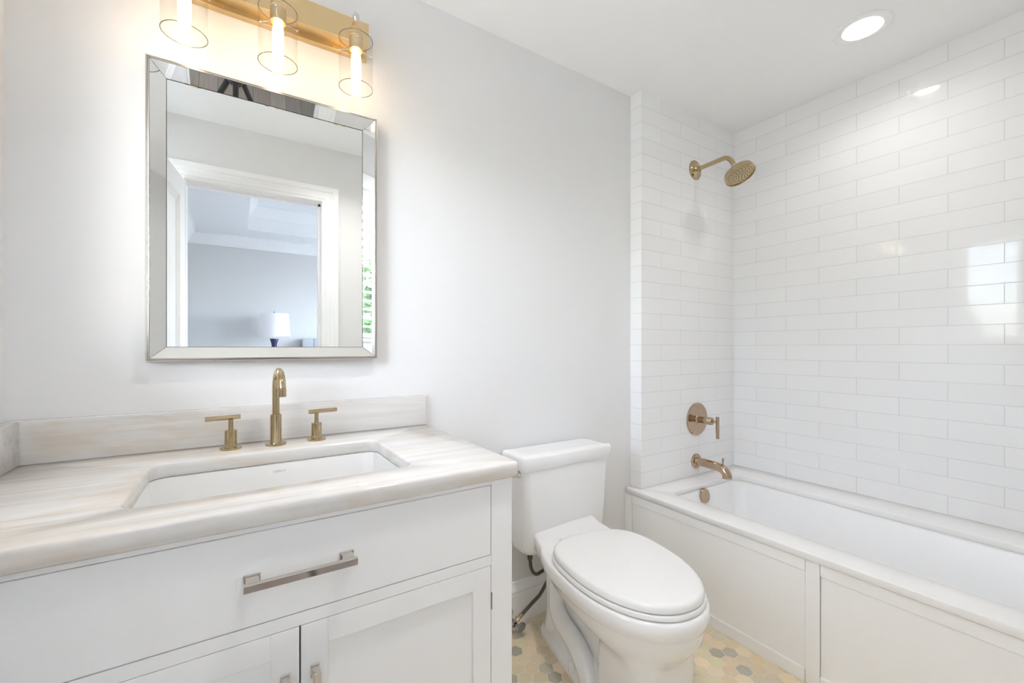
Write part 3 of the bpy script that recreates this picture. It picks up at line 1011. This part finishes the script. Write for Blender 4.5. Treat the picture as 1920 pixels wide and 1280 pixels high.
# ------------------------------------------------------------------ vanity light
def vanity_light():
    r = thing('vanity_light', 'gold three lamp wall light with clear glass cylinders above the mirror', 'wall light', (0.10, YB, H + 1.03))
    bm = bmesh.new()
    xe = 0.3705
    xs = -0.168
    box(bm, xs - 0.006, xe + 0.006, 1.497, YB - 0.0005, H + 0.977, H + 1.083, 0.001, 1)
    box(bm, xs, xe, 1.452, 1.497, H + 0.993, H + 1.069, 0.001, 1)
    finish(bm, 'backplate', M['satin'], r)
    for x in (-0.03, 0.115, 0.27):
        bm = lathe(bmesh.new(), [(0.003, 0), (0.003, 0.001), (0.0022, 0.0016), (0, 0.0016)], (x, 1.497, H + 0.985), (0, -1, 0), 14)
        finish(bm, 'screw', M['satin'], r)
    for i, cx in enumerate((-0.1115, 0.1015, 0.3160)):
        cy, zb, zt, R = 1.392, H + 0.808, H + 0.960, 0.0505
        bm = bmesh.new()
        # arm from the plate and a round finial over the socket
        pth = smooth_path([(cx, 1.452, H + 1.028), (cx, 1.43, H + 1.028), (cx, 1.405, H + 1.024), (cx, cy, H + 1.012), (cx, cy, H + 0.99)], 6)
        tube(bm, pth, 0.0055, 14)
        lathe(bm, [(0.014, 0), (0.014, 0.004), (0.008, 0.006)], (cx, 1.452, H + 1.028), (0, -1, 0), 20)
        arm = finish(bm, 'arm', M['satin'], r)
        finish(lathe(bmesh.new(), [(0.0045, 0), (0.0045, 0.008), (0.009, 0.013), (0.0105, 0.02), (0.008, 0.028), (0.0, 0.031)], (cx, cy, H + 1.012), n=20), 'finial', M['chrome'], arm)
        finish(lathe(bmesh.new(), [(0.006, 0.997), (0.019, 0.992), (0.0205, 0.988), (0.0205, 0.978), (0.0195, 0.977), (0.0195, 0.974), (0.0205, 0.973), (0.0205, 0.967), (0.0195, 0.966), (0.0195, 0.963), (0.0205, 0.962), (0.0205, 0.926), (0.0175, 0.925), (0.016, 0.935), (0.0, 0.936)], (cx, cy, H), n=32), 'socket', M['satin'], arm)
        for k in range(3):
            bm = bmesh.new()
            a = radians(20 + 120 * k)
            d = Vector((cos(a), sin(a), 0))
            c = Vector((cx, cy, H + 0.934))
            tube(bm, [c + d * 0.019, c + d * (R + 0.006)], 0.0014, 8)
            lathe(bm, [(0.0, 0), (0.004, 0.001), (0.0045, 0.003), (0.003, 0.006), (0, 0.0065)], c + d * (R + 0.0005), d, 14)
            finish(bm, 'thumbscrew', M['chrome'], arm)
        bm = bmesh.new()
        lathe(bm, [(R - 0.0022, zb + 0.001), (R - 0.0022, zt - 0.001)], (cx, cy, 0), n=64, cap0=False, cap1=False)
        lathe(bm, [(R, zb + 0.001), (R, zt - 0.001)], (cx, cy, 0), n=64, cap0=False, cap1=False)
        gl = finish(bm, 'glass_shade', M['glass'], arm)
        for za, zz in ((zb, zb + 0.001), (zt - 0.001, zt)):
            bm = lathe(bmesh.new(), [(R, za), (R, zz), (R - 0.0022, zz), (R - 0.0022, za), (R, za)], (cx, cy, 0), n=64, cap0=False, cap1=False)
            finish(bm, 'glass_rim', M['rim'], arm)
        finish(lathe(bmesh.new(), [(0.0, 0.930), (0.011, 0.928), (0.0125, 0.915), (0.0145, 0.900), (0.0145, 0.838), (0.011, 0.828), (0.0, 0.824)], (cx, cy, H), n=24), 'bulb', M['bulb'], arm)
vanity_light()

# ------------------------------------------------------------------ recessed ceiling lights
def recessed(x, y, lb):
    r = thing('recessed_ceiling_light', lb, 'ceiling light', (x, y, ZC), 'recessed ceiling lights')
    Ro, Ri = 0.094, 0.066
    bm = bmesh.new()
    lathe(bm, [(Ro, 0.0), (Ro, -0.005), (Ro - 0.003, -0.0075), (Ro - 0.008, -0.0080), (Ri + 0.004, -0.0062), (Ri, -0.005), (Ri, 0.0), (Ro, 0.0)], (x, y, ZC), n=64, cap0=False, cap1=False)
    finish(bm, 'trim_ring', M['trim'], r)
    bm = bmesh.new()
    pr = [(Ri, -0.005), (Ri, 0.0)]
    for k in range(5):
        a, z = Ri - 0.0022 * k, 0.0038 * k
        pr += [(a - 0.0004, z + 0.0026), (a - 0.0022, z + 0.0030), (a - 0.0022, z + 0.0038)]
    pr += [(0.0535, 0.021)]
    lathe(bm, pr, (x, y, ZC), n=64, cap0=False, cap1=False)
    finish(bm, 'baffle', M['trim'], r)
    bm = lathe(bmesh.new(), [(0.0545, 0.019), (0.052, 0.0185), (0.0, 0.0185)], (x, y, ZC), n=48, cap0=False, cap1=False)
    finish(bm, 'lens', M['can'], r)
    finish(lathe(bmesh.new(), [(0.0675, 0.002), (0.0675, 0.07), (0.0, 0.07)], (x, y, ZC), n=48, cap0=False, cap1=False), 'housing', M['trim'], r)
recessed(*CANS[0], 'round recessed ceiling light glowing above the bathtub')
recessed(*CANS[1], 'added recessed ceiling light over the floor, out of view')

# ------------------------------------------------------------------ toilet
def toilet():
    ox, oy = 1.152, 1.508
    r = thing('toilet', 'white low tank toilet with closed lid between vanity and tub', 'toilet', (ox, oy, 0))
    def fr(deg):
        a = radians(deg)
        f = Vector((-sin(a), -cos(a), 0)); s = Vector((cos(a), -sin(a), 0))
        return lambda rt, fw, z: Vector((ox, oy, 0)) + s * rt + f * fw + Vector((0, 0, z))
    B = fr(8.5)
    Tk = fr(0.0)
    def egg(fr_, fc, af, ab, b, z, nf=2.15, nb=2.6, n=64, sh=0.0):
        pts = []
        for k in range(n):
            a = 2 * pi * k / n
            c, s = cos(a), sin(a)
            e = nf if s > 0 else nb
            x = b * math.copysign(abs(c) ** (2 / e), c)
            y = (af if s > 0 else ab) * math.copysign(abs(s) ** (2 / e), s)
            pts.append(fr_(x, fc + y, z))
        return pts
    # bowl: rim, waist and boxy front pedestal in one surface
    rings = [
        egg(B, 0.50, 0.296, 0.300, 0.192, 0.418, 2.15, 3.3),
        egg(B, 0.50, 0.304, 0.306, 0.200, 0.4175, 2.15, 3.3),
        egg(B, 0.50, 0.310, 0.308, 0.204, 0.410, 2.15, 3.3),
        egg(B, 0.50, 0.311, 0.306, 0.206, 0.392, 2.15, 3.3),
        egg(B, 0.50, 0.308, 0.300, 0.203, 0.372, 2.15, 3.3),
        egg(B, 0.50, 0.302, 0.285, 0.197, 0.364, 2.15, 3.3),
        egg(B, 0.505, 0.297, 0.270, 0.193, 0.357, 2.15, 3.3),
        egg(B, 0.51, 0.288, 0.250, 0.188, 0.338, 2.15, 3.2),
        egg(B, 0.52, 0.270, 0.215, 0.177, 0.315, 2.2, 3.0),
        egg(B, 0.53, 0.246, 0.170, 0.160, 0.293, 2.3, 2.8),
        egg(B, 0.55, 0.210, 0.110, 0.138, 0.272, 2.7, 2.8),
        egg(B, 0.575, 0.174, 0.075, 0.122, 0.259, 3.4, 3.6),
        egg(B, 0.60, 0.144, 0.085, 0.113, 0.246, 4.6, 5.0),
        egg(B, 0.60, 0.140, 0.085, 0.110, 0.215, 5.0, 6.0),
        egg(B, 0.60, 0.141, 0.088, 0.112, 0.100, 5.0, 6.0),
        egg(B, 0.60, 0.147, 0.090, 0.117, 0.020, 5.0, 6.0),
        egg(B, 0.60, 0.150, 0.090, 0.120, 0.000, 5.0, 6.0),
    ]
    bowl = finish(ring_loft(bmesh.new(), rings), 'bowl', M['porcelain'], r, angle=60)
    # shelf running back under the tank
    def rr(fr_, hw0, hw1, f0, f1, z, rad):
        pts = []
        for x, y in rrect(-1, 1, 0, 1, 0.001, 1):
            pass
        base = rrect(-hw0, hw0, f0, f1, rad, 6)
        out = []
        for x, y in base:
            t = (y - f0) / (f1 - f0)
            w = hw0 * (1 - t) + hw1 * t
            out.append(fr_(x * w / hw0, y, z))
        return out
    # trapway: core, rear column, S-bend tube and floor flange
    bm = bmesh.new()
    ring_loft(bm, [rr(B, 0.045, 0.065, 0.13, 0.56, 0.02, 0.03), rr(B, 0.045, 0.068, 0.12, 0.56, 0.20, 0.03), rr(B, 0.065, 0.105, 0.10, 0.58, 0.37, 0.04)])
    col = [B(0, 0.150, 0.38), B(0, 0.150, 0.30), B(0, 0.155, 0.10), B(0, 0.155, 0.03)]
    ring_loft(bm, [[c + Vector((0.088 * w * cos(2 * pi * k / 24), 0.075 * w * sin(2 * pi * k / 24), 0)) for k in range(24)] for c, w in zip(col, (1.05, 0.92, 0.92, 1.05))])
    for s in (-1, 1):
        pth = smooth_path([B(s * 0.062, 0.200, 0.37), B(s * 0.066, 0.203, 0.28), B(s * 0.068, 0.205, 0.19), B(s * 0.073, 0.222, 0.145),
                           B(s * 0.080, 0.275, 0.124), B(s * 0.085, 0.340, 0.118), B(s * 0.087, 0.400, 0.098), B(s * 0.087, 0.447, 0.055), B(s * 0.087, 0.470, 0.005)], 7)
        rad = [0.029 + 0.006 * min(1, i / 30) for i in range(len(pth))]
        tube(bm, pth, rad, 22)
    fl = [rr(B, 0.100, 0.122, 0.085, 0.58, 0.000, 0.06), rr(B, 0.100, 0.122, 0.085, 0.58, 0.022, 0.06),
          rr(B, 0.094, 0.116, 0.091, 0.575, 0.030, 0.055), rr(B, 0.074, 0.094, 0.105, 0.565, 0.046, 0.05), rr(B, 0.066, 0.082, 0.115, 0.56, 0.085, 0.04), rr(B, 0.050, 0.07, 0.13, 0.55, 0.10, 0.03)]
    ring_loft(bm, fl)
    finish(bm, 'trapway', M['porcelain'], r, angle=55)
    for s in (-1, 1):
        bm = bmesh.new()
        lathe(bm, [(0.013, 0), (0.0140, 0.014), (0.0135, 0.026), (0.010, 0.034), (0, 0.037)], B(s * 0.106, 0.375, 0.024), n=24)
        finish(bm, 'bolt_cap', M['seat'], r)
    # tank
    def tank_ring(z, hw, f0, f1, bow, rad):
        base = rrect(-hw, hw, f0, f1, rad, 7)
        return [Tk(x, y + (bow * (1 - (x / hw) ** 2) if y > (f0 + f1) / 2 else 0), z) for x, y in base]
    rings = [tank_ring(0.340, 0.185, 0.014, 0.130, 0.004, 0.030), tank_ring(0.347, 0.200, 0.009, 0.143, 0.008, 0.032), tank_ring(0.375, 0.207, 0.006, 0.150, 0.014, 0.030),
             tank_ring(0.50, 0.212, 0.006, 0.152, 0.024, 0.026), tank_ring(0.62, 0.218, 0.005, 0.153, 0.031, 0.024), tank_ring(0.680, 0.221, 0.005, 0.154, 0.034, 0.022)]
    tank = finish(ring_loft(bmesh.new(), rings), 'tank', M['porcelain'], r, angle=50)
    # raised neck joining tank and bowl shelf
    bm = bmesh.new()
    rings = []
    for f, hw, z1 in ((0.12, 0.150, 0.446), (0.158, 0.1505, 0.443), (0.172, 0.152, 0.437), (0.19, 0.156, 0.4325), (0.22, 0.163, 0.4285), (0.26, 0.169, 0.4240), (0.31, 0.168, 0.4190), (0.35, 0.160, 0.4170)):
        zb = 0.364
        pts = []
        for k in range(9):
            a = pi / 2 * k / 8
            pts.append((hw - 0.014 + 0.014 * cos(a), z1 - 0.014 + 0.014 * sin(a)))
        prof = [(hw - 0.012, zb), (hw, zb + 0.012)] + pts
        prof = prof + [(-x, z) for x, z in reversed(prof)]
        rings.append([B(x, f, z) for x, z in prof])
    ring_loft(bm, rings)
    finish(bm, 'bowl_shelf', M['porcelain'], r, angle=80)
    rings = [tank_ring(0.678, 0.216, 0.002, 0.152, 0.032, 0.018), tank_ring(0.679, 0.229, -0.004, 0.159, 0.036, 0.018), tank_ring(0.685, 0.232, -0.004, 0.162, 0.038, 0.018), tank_ring(0.727, 0.236, -0.004, 0.164, 0.040, 0.018),
             tank_ring(0.7335, 0.2335, -0.003, 0.1615, 0.040, 0.017), tank_ring(0.7365, 0.228, 0.001, 0.156, 0.039, 0.015), tank_ring(0.738, 0.19, 0.02, 0.13, 0.032, 0.012)]
    finish(ring_loft(bmesh.new(), rings), 'tank_lid', M['porcelain'], r, angle=50)
    # flush lever on the left flank of the tank
    p = Tk(-0.2165, 0.110, 0.662)
    bm = bmesh.new()
    lathe(bm, [(0.0150, 0), (0.0150, 0.004), (0.0140, 0.008), (0.0105, 0.018), (0.0095, 0.020), (0.0095, 0.034), (0.0085, 0.036), (0.0, 0.036)], p, (-1, -0.05, 0), 24)
    fl = finish(bm, 'flush_lever', M['nickel'], tank)
    fl['label'] = 'nickel flush knob'
    # seat ring and lid
    def se(z, d, fc=0.50): return egg(B, fc, 0.299 - d, 0.213 - d, 0.1965 - d, z, 2.15, 3.0)
    hole = lambda z: egg(B, 0.51, 0.215, 0.14, 0.115, z, 2.1, 2.3)
    bm = bmesh.new()
    ring_loft(bm, [se(0.4215, 0.004), se(0.4225, -0.001), se(0.4325, -0.001), se(0.4355, 0.002), se(0.436, 0.006), hole(0.434), hole(0.4225), se(0.4215, 0.004)], False, False)
    finish(bm, 'seat', M['seat'], r, angle=50)
    bm = bmesh.new()
    ring_loft(bm, [se(0.4395, 0.010), se(0.4402, 0.003), se(0.452, 0.0045), se(0.4575, 0.0085), se(0.4600, 0.014), se(0.4608, 0.022), se(0.4612, 0.040), se(0.4622, 0.052), se(0.4628, 0.075), se(0.4630, 0.12)])
    finish(bm, 'seat_lid', M['seat'], r, angle=60)
    for s in (-1, 1):
        bm = bmesh.new()
        lathe(bm, [(0.016, 0.418), (0.016, 0.434), (0.012, 0.4395), (0, 0.4395)], B(s * 0.075, 0.268, 0), n=20)
        finish(bm, 'seat_hinge', M['seat'], r)
toilet()

def supply():
    r = thing('water_supply_valve', 'chrome stop valve with dark braided hose behind the toilet', 'valve', (0.955, YB, 0.06))
    yv = 1.452
    zv = 0.044
    finish(lathe(bmesh.new(), [(0.030, 0), (0.030, 0.002), (0.022, 0.008), (0.010, 0.010), (0.0, 0.010)], (0.9405, YB - 0.017, zv + 0.010), (0, -1, 0), 28), 'escutcheon', M['chrome'], r)
    bm = bmesh.new()
    tube(bm, [(0.9405, YB - 0.017, zv + 0.010), (0.9405, yv - 0.012, zv + 0.004)], 0.008, 16)
    lathe(bm, [(0.011, 0), (0.013, 0.003), (0.013, 0.020), (0.010, 0.024)], (0.932, yv, zv - 0.006), (1, 0, 0.62), 16)
    lathe(bm, [(0.011, 0), (0.011, 0.010), (0.007, 0.012), (0.006, 0.034)], (0.9405, yv + 0.002, zv), (0.42, -0.85, -0.10), 16)
    body = finish(bm, 'valve_body', M['darkchrome'], r)
    bm = bmesh.new()
    c = Vector((0.955, yv - 0.029, zv - 0.004))
    ax = Vector((-0.10, -0.88, 0.45)).normalized()
    u = Vector((0.95, -0.02, 0.30)); u = (u - ax * u.dot(ax)).normalized(); v = ax.cross(u).normalized()
    rings = []
    for d, k in ((0.0, 0.55), (0.001, 0.9), (0.004, 1.0), (0.007, 0.93), (0.009, 0.6)):
        rings.append([c + ax * d + u * (0.0245 * k * cos(2 * pi * i / 28)) + v * (0.0150 * k * sin(2 * pi * i / 28)) for i in range(28)])
    ring_loft(bm, rings)
    lathe(bm, [(0.0045, 0.008), (0.0045, 0.011), (0, 0.0115)], c, ax, 12)
    finish(bm, 'handle', M['darkchrome'], body)
    d = Vector((0.105, 0.0, 0.060)).normalized()
    p0 = Vector((0.9545, yv, zv + 0.009))
    bm = lathe(bmesh.new(), [(0.0095, 0), (0.0095, 0.013), (0.0075, 0.015), (0.0075, 0.022)], p0, d, 6)
    lathe(bm, [(0.0078, 0.020), (0.0086, 0.022), (0.0086, 0.030), (0.0078, 0.032)], p0, d, 16)
    nut = finish(bm, 'coupling_nut', M['brass'], r, angle=20)
    nut['label'] = 'brass coupling nut'
    pth = smooth_path([p0 + d * 0.027, p0 + d * 0.09, (1.085, 1.462, 0.118), (1.135, 1.474, 0.165), (1.138, 1.474, 0.208), (1.100, 1.458, 0.214), (1.048, 1.442, 0.218), (1.0155, 1.430, 0.250), (1.006, 1.428, 0.290), (1.005, 1.428, 0.320)], 8)
    finish(tube(bmesh.new(), pth, 0.0072, 14), 'hose', M['hose'], r)
    finish(lathe(bmesh.new(), [(0.0085, 0.296), (0.011, 0.300), (0.011, 0.330), (0.013, 0.331), (0.013, 0.3395)], (1.005, 1.428, 0), n=16), 'tank_nut', M['hose'], r)
supply()

# ------------------------------------------------------------------ bathtub
TXA = 1.6576
HX0, HX1, HY0, HY1 = 1.775, 2.340, 0.12, 1.338
def tub():
    r = thing('bathtub', 'white enamel bathtub sunk in the stone deck along the tiled wall', 'bathtub', (2.06, 0.73, 0.0))
    zt = DECK - 0.0285
    def rr(o, z, rad, ex=0.0): return [(x, y, z) for x, y in rrect(HX0 - o, HX1 + o, HY0 - o + ex, HY1 + o, rad, 8)]
    bm = bmesh.new()
    rings = [rr(0.03, zt - 0.02, 0.06), rr(0.03, zt, 0.06), rr(0.004, zt, 0.05), rr(-0.002, zt - 0.01, 0.05), rr(-0.03, zt - 0.16, 0.07, 0.05), rr(-0.05, zt - 0.27, 0.09, 0.12),
             rr(-0.075, zt - 0.315, 0.10, 0.16), rr(-0.12, zt - 0.332, 0.10, 0.18), rr(-0.20, zt - 0.336, 0.06, 0.18)]
    ring_loft(bm, rings, cap0=False)
    ring_loft(bm, [rr(0.03, zt - 0.02, 0.06), rr(0.015, zt - 0.03, 0.06), rr(-0.02, zt - 0.26, 0.09), rr(-0.09, zt - 0.36, 0.10), rr(-0.20, zt - 0.37, 0.06)], cap0=False)
    finish(bm, 'tub_shell', M['tub'], r, angle=60)
    for x in (HX0 + 0.20, HX1 - 0.20):
        for y in (HY0 + 0.4, HY1 - 0.25):
            finish(boxes((x - 0.02, x + 0.02, y - 0.02, y + 0.02, 0.0, zt - 0.368)), 'foot', M['darkchrome'], r)
    n = Vector((0, -1, 0.17)).normalized()
    c = Vector((2.035, HY1 - 0.0122, H - 0.765))
    ov = finish(lathe(bmesh.new(), [(0.037, -0.004), (0.037, 0.0035), (0.0355, 0.0055), (0.0, 0.0060)], c, n, 40), 'overflow_plate', M['bronze'], r)
    ov['label'] = 'round bronze overflow plate'
    finish(lathe(bmesh.new(), [(0.036, 0), (0.036, 0.004), (0.030, 0.006), (0, 0.006)], (2.058, 1.05, zt - 0.3365), n=32), 'drain', M['bronze'], r)
    # stone deck: slab with the tub cut out and a short lip to the painted wall
    bm = bmesh.new()
    outer = [(1.652, 0.021), (XR - 0.0005, 0.021), (XR - 0.0005, YT - 0.0005), (XT - 0.0005, YT - 0.0005), (XT - 0.0005, YB - 0.0005), (1.668, YB - 0.0005), (1.652, YB - 0.016)]
    slab_with_hole(bm, outer, rrect(HX0, HX1, HY0, HY1, 0.05, 8), DECK - 0.028, DECK - 0.0002, 0.004)
    tag(finish(bm, 'tub_deck', M['deckstone'], angle=50), 'white stone deck slab framing the bathtub below the tiles', 'tub deck')
    # panelled apron
    a = thing('tub_apron', 'white panelled tub front below the stone deck', 'tub panel', (TXA, 0.75, 0.0))
    zb = DECK - 0.0285
    xa = TXA
    yl = 1.478          # left end stile line
    finish(boxes((xa, xa + 0.018, 0.658, 0.7012, 0.0, zb, 0.0008, 1)), 'stile', M['trim'], a)
    finish(boxes((xa, xa + 0.018, yl, YB - 0.0005, 0.0, zb, 0.0008, 1)), 'stile', M['trim'], a)
    finish(boxes((xa, xa + 0.018, 0.021, 0.07, 0.0, zb, 0.0008, 1)), 'stile', M['trim'], a)
    for y0, y1 in ((0.703, yl - 0.0015), (0.0715, 0.6562)):
        finish(boxes((xa + 0.001, xa + 0.018, y0, y1, zb - 0.0400, zb, 0.0006, 1)), 'top_rail', M['trim'], a)
        finish(boxes((xa + 0.0045, xa + 0.018, y0 + 0.0004, y1 - 0.0004, 0.045, zb - 0.0418, 0.0008, 1)), 'panel', M['trim'], a)
        finish(boxes((xa - 0.003, xa + 0.018, y0, y1, 0.0, 0.046, 0.001, 1)), 'bottom_rail', M['trim'], a)
    finish(boxes((xa + 0.018, xa + 0.03, 0.021, YB - 0.001, 0.0, zb)), 'backing', M['dark'], a)  # dark sheet painting shade into the apron gaps
tub()

# ------------------------------------------------------------------ shower fittings
def shower():
    cx = 2.134
    z = H + 0.978
    r = thing('showerhead', 'gold shower head on a bent arm high on the tiled wall', 'shower head', (cx, YT, z))
    finish(lathe(bmesh.new(), [(0.053, 0), (0.053, 0.003), (0.050, 0.0065), (0.036, 0.0125), (0.020, 0.0175), (0.0150, 0.021), (0.0145, 0.032)], (cx, YT - 0.0002, z), (0, -1, 0), 44), 'flange', M['brass'], r)
    path = [Vector((cx, YT - 0.016, z)), Vector((cx, YT - 0.07, z + 0.001)), Vector((cx, YT - 0.13, z + 0.003)), Vector((cx, YT - 0.165, z + 0.0035)), Vector((cx, YT - 0.188, z - 0.003)), Vector((cx, YT - 0.205, z - 0.020)), Vector((cx, YT - 0.216, z - 0.038)), Vector((cx, YT - 0.224, z - 0.053))]
    finish(tube(bmesh.new(), smooth_path(path, 5), 0.0115, 20), 'arm', M['brass'], r)
    d = Vector((0.0, -0.46, -0.888)).normalized()
    c = Vector((cx, YT - 0.222, z - 0.050))
    finish(lathe(bmesh.new(), [(0.013, 0.0), (0.0138, 0.008), (0.0115, 0.010), (0.016, 0.016), (0.0155, 0.022), (0.012, 0.025)], c, d, 28), 'swivel', M['chrome'], r)
    hd = finish(lathe(bmesh.new(), [(0.012, 0.023), (0.022, 0.025), (0.044, 0.030), (0.060, 0.037), (0.069, 0.045), (0.0725, 0.053), (0.0735, 0.074), (0.0710, 0.0770), (0.0675, 0.0755), (0.0665, 0.072), (0.0, 0.072)], c, d, 64), 'head', M['brass'], r)
    bm = bmesh.new()
    u = d.orthogonal().normalized(); v = d.cross(u)
    for ring, n in ((0.010, 5), (0.022, 9), (0.034, 14), (0.046, 18), (0.057, 22)):
        for k in range(n):
            a = 2 * pi * k / n + ring * 40
            lathe(bm, [(0.0017, 0.0715), (0.0015, 0.0736), (0, 0.0738)], c + (u * cos(a) + v * sin(a)) * ring, d, 8)
    nz = finish(bm, 'nozzles', M['dark'], hd)
    nz['label'] = 'dark spray nozzles'
    nz['kind'] = 'stuff'

    zv = H - 0.397
    cx = 2.149
    r = thing('shower_valve', 'gold round shower valve with lever handle on the tiled wall', 'shower valve', (cx, YT, zv))
    finish(lathe(bmesh.new(), [(0.090, 0), (0.090, 0.006), (0.0875, 0.0085), (0.0, 0.009)], (cx, YT - 0.0002, zv), (0, -1, 0), 56), 'escutcheon', M['bronze'], r)
    finish(lathe(bmesh.new(), [(0.024, 0.008), (0.021, 0.013), (0.0175, 0.016), (0.0175, 0.050), (0.0205, 0.052), (0.0205, 0.092), (0.0190, 0.095), (0.0, 0.095)], (cx, YT, zv), (0, -1, 0), 36), 'hub', M['bronze'], r)
    bm = bmesh.new()
    tube(bm, [(cx, YT - 0.093, zv), (cx, YT - 0.122, zv)], 0.0066, 18)
    tube(bm, [(cx, YT - 0.124, zv + 0.028), (cx, YT - 0.124, zv - 0.088)], 0.0088, 22)
    finish(bm, 'lever', M['bronze'], r)

    zs = H - 0.626
    cx = 2.139
    r = thing('tub_spout', 'gold tub spout with diverter knob just above the deck', 'tub spout', (cx, YT, zs))
    finish(lathe(bmesh.new(), [(0.0395, 0), (0.0395, 0.007), (0.0365, 0.011), (0.025, 0.013), (0.021, 0.017), (0.021, 0.026)], (cx, YT - 0.0002, zs), (0, -1, 0), 40), 'flange', M['bronze'], r)
    path = smooth_path([(cx, YT - 0.012, zs), (cx, YT - 0.07, zs - 0.001), (cx, YT - 0.130, zs - 0.004), (cx, YT - 0.163, zs - 0.013), (cx, YT - 0.180, zs - 0.034), (cx, YT - 0.183, zs - 0.052)], 7)
    rd = [0.0225 + 0.0015 * min(1, i / len(path)) for i in range(len(path))]
    finish(tube(bmesh.new(), path, rd, 28), 'spout', M['bronze'], r)
    finish(lathe(bmesh.new(), [(0.0046, 0), (0.0046, 0.020), (0.0056, 0.022), (0.0056, 0.040), (0.0048, 0.0415), (0, 0.0415)], (cx, YT - 0.160, zs + 0.006), n=20), 'diverter_knob', M['bronze'], r)
shower()
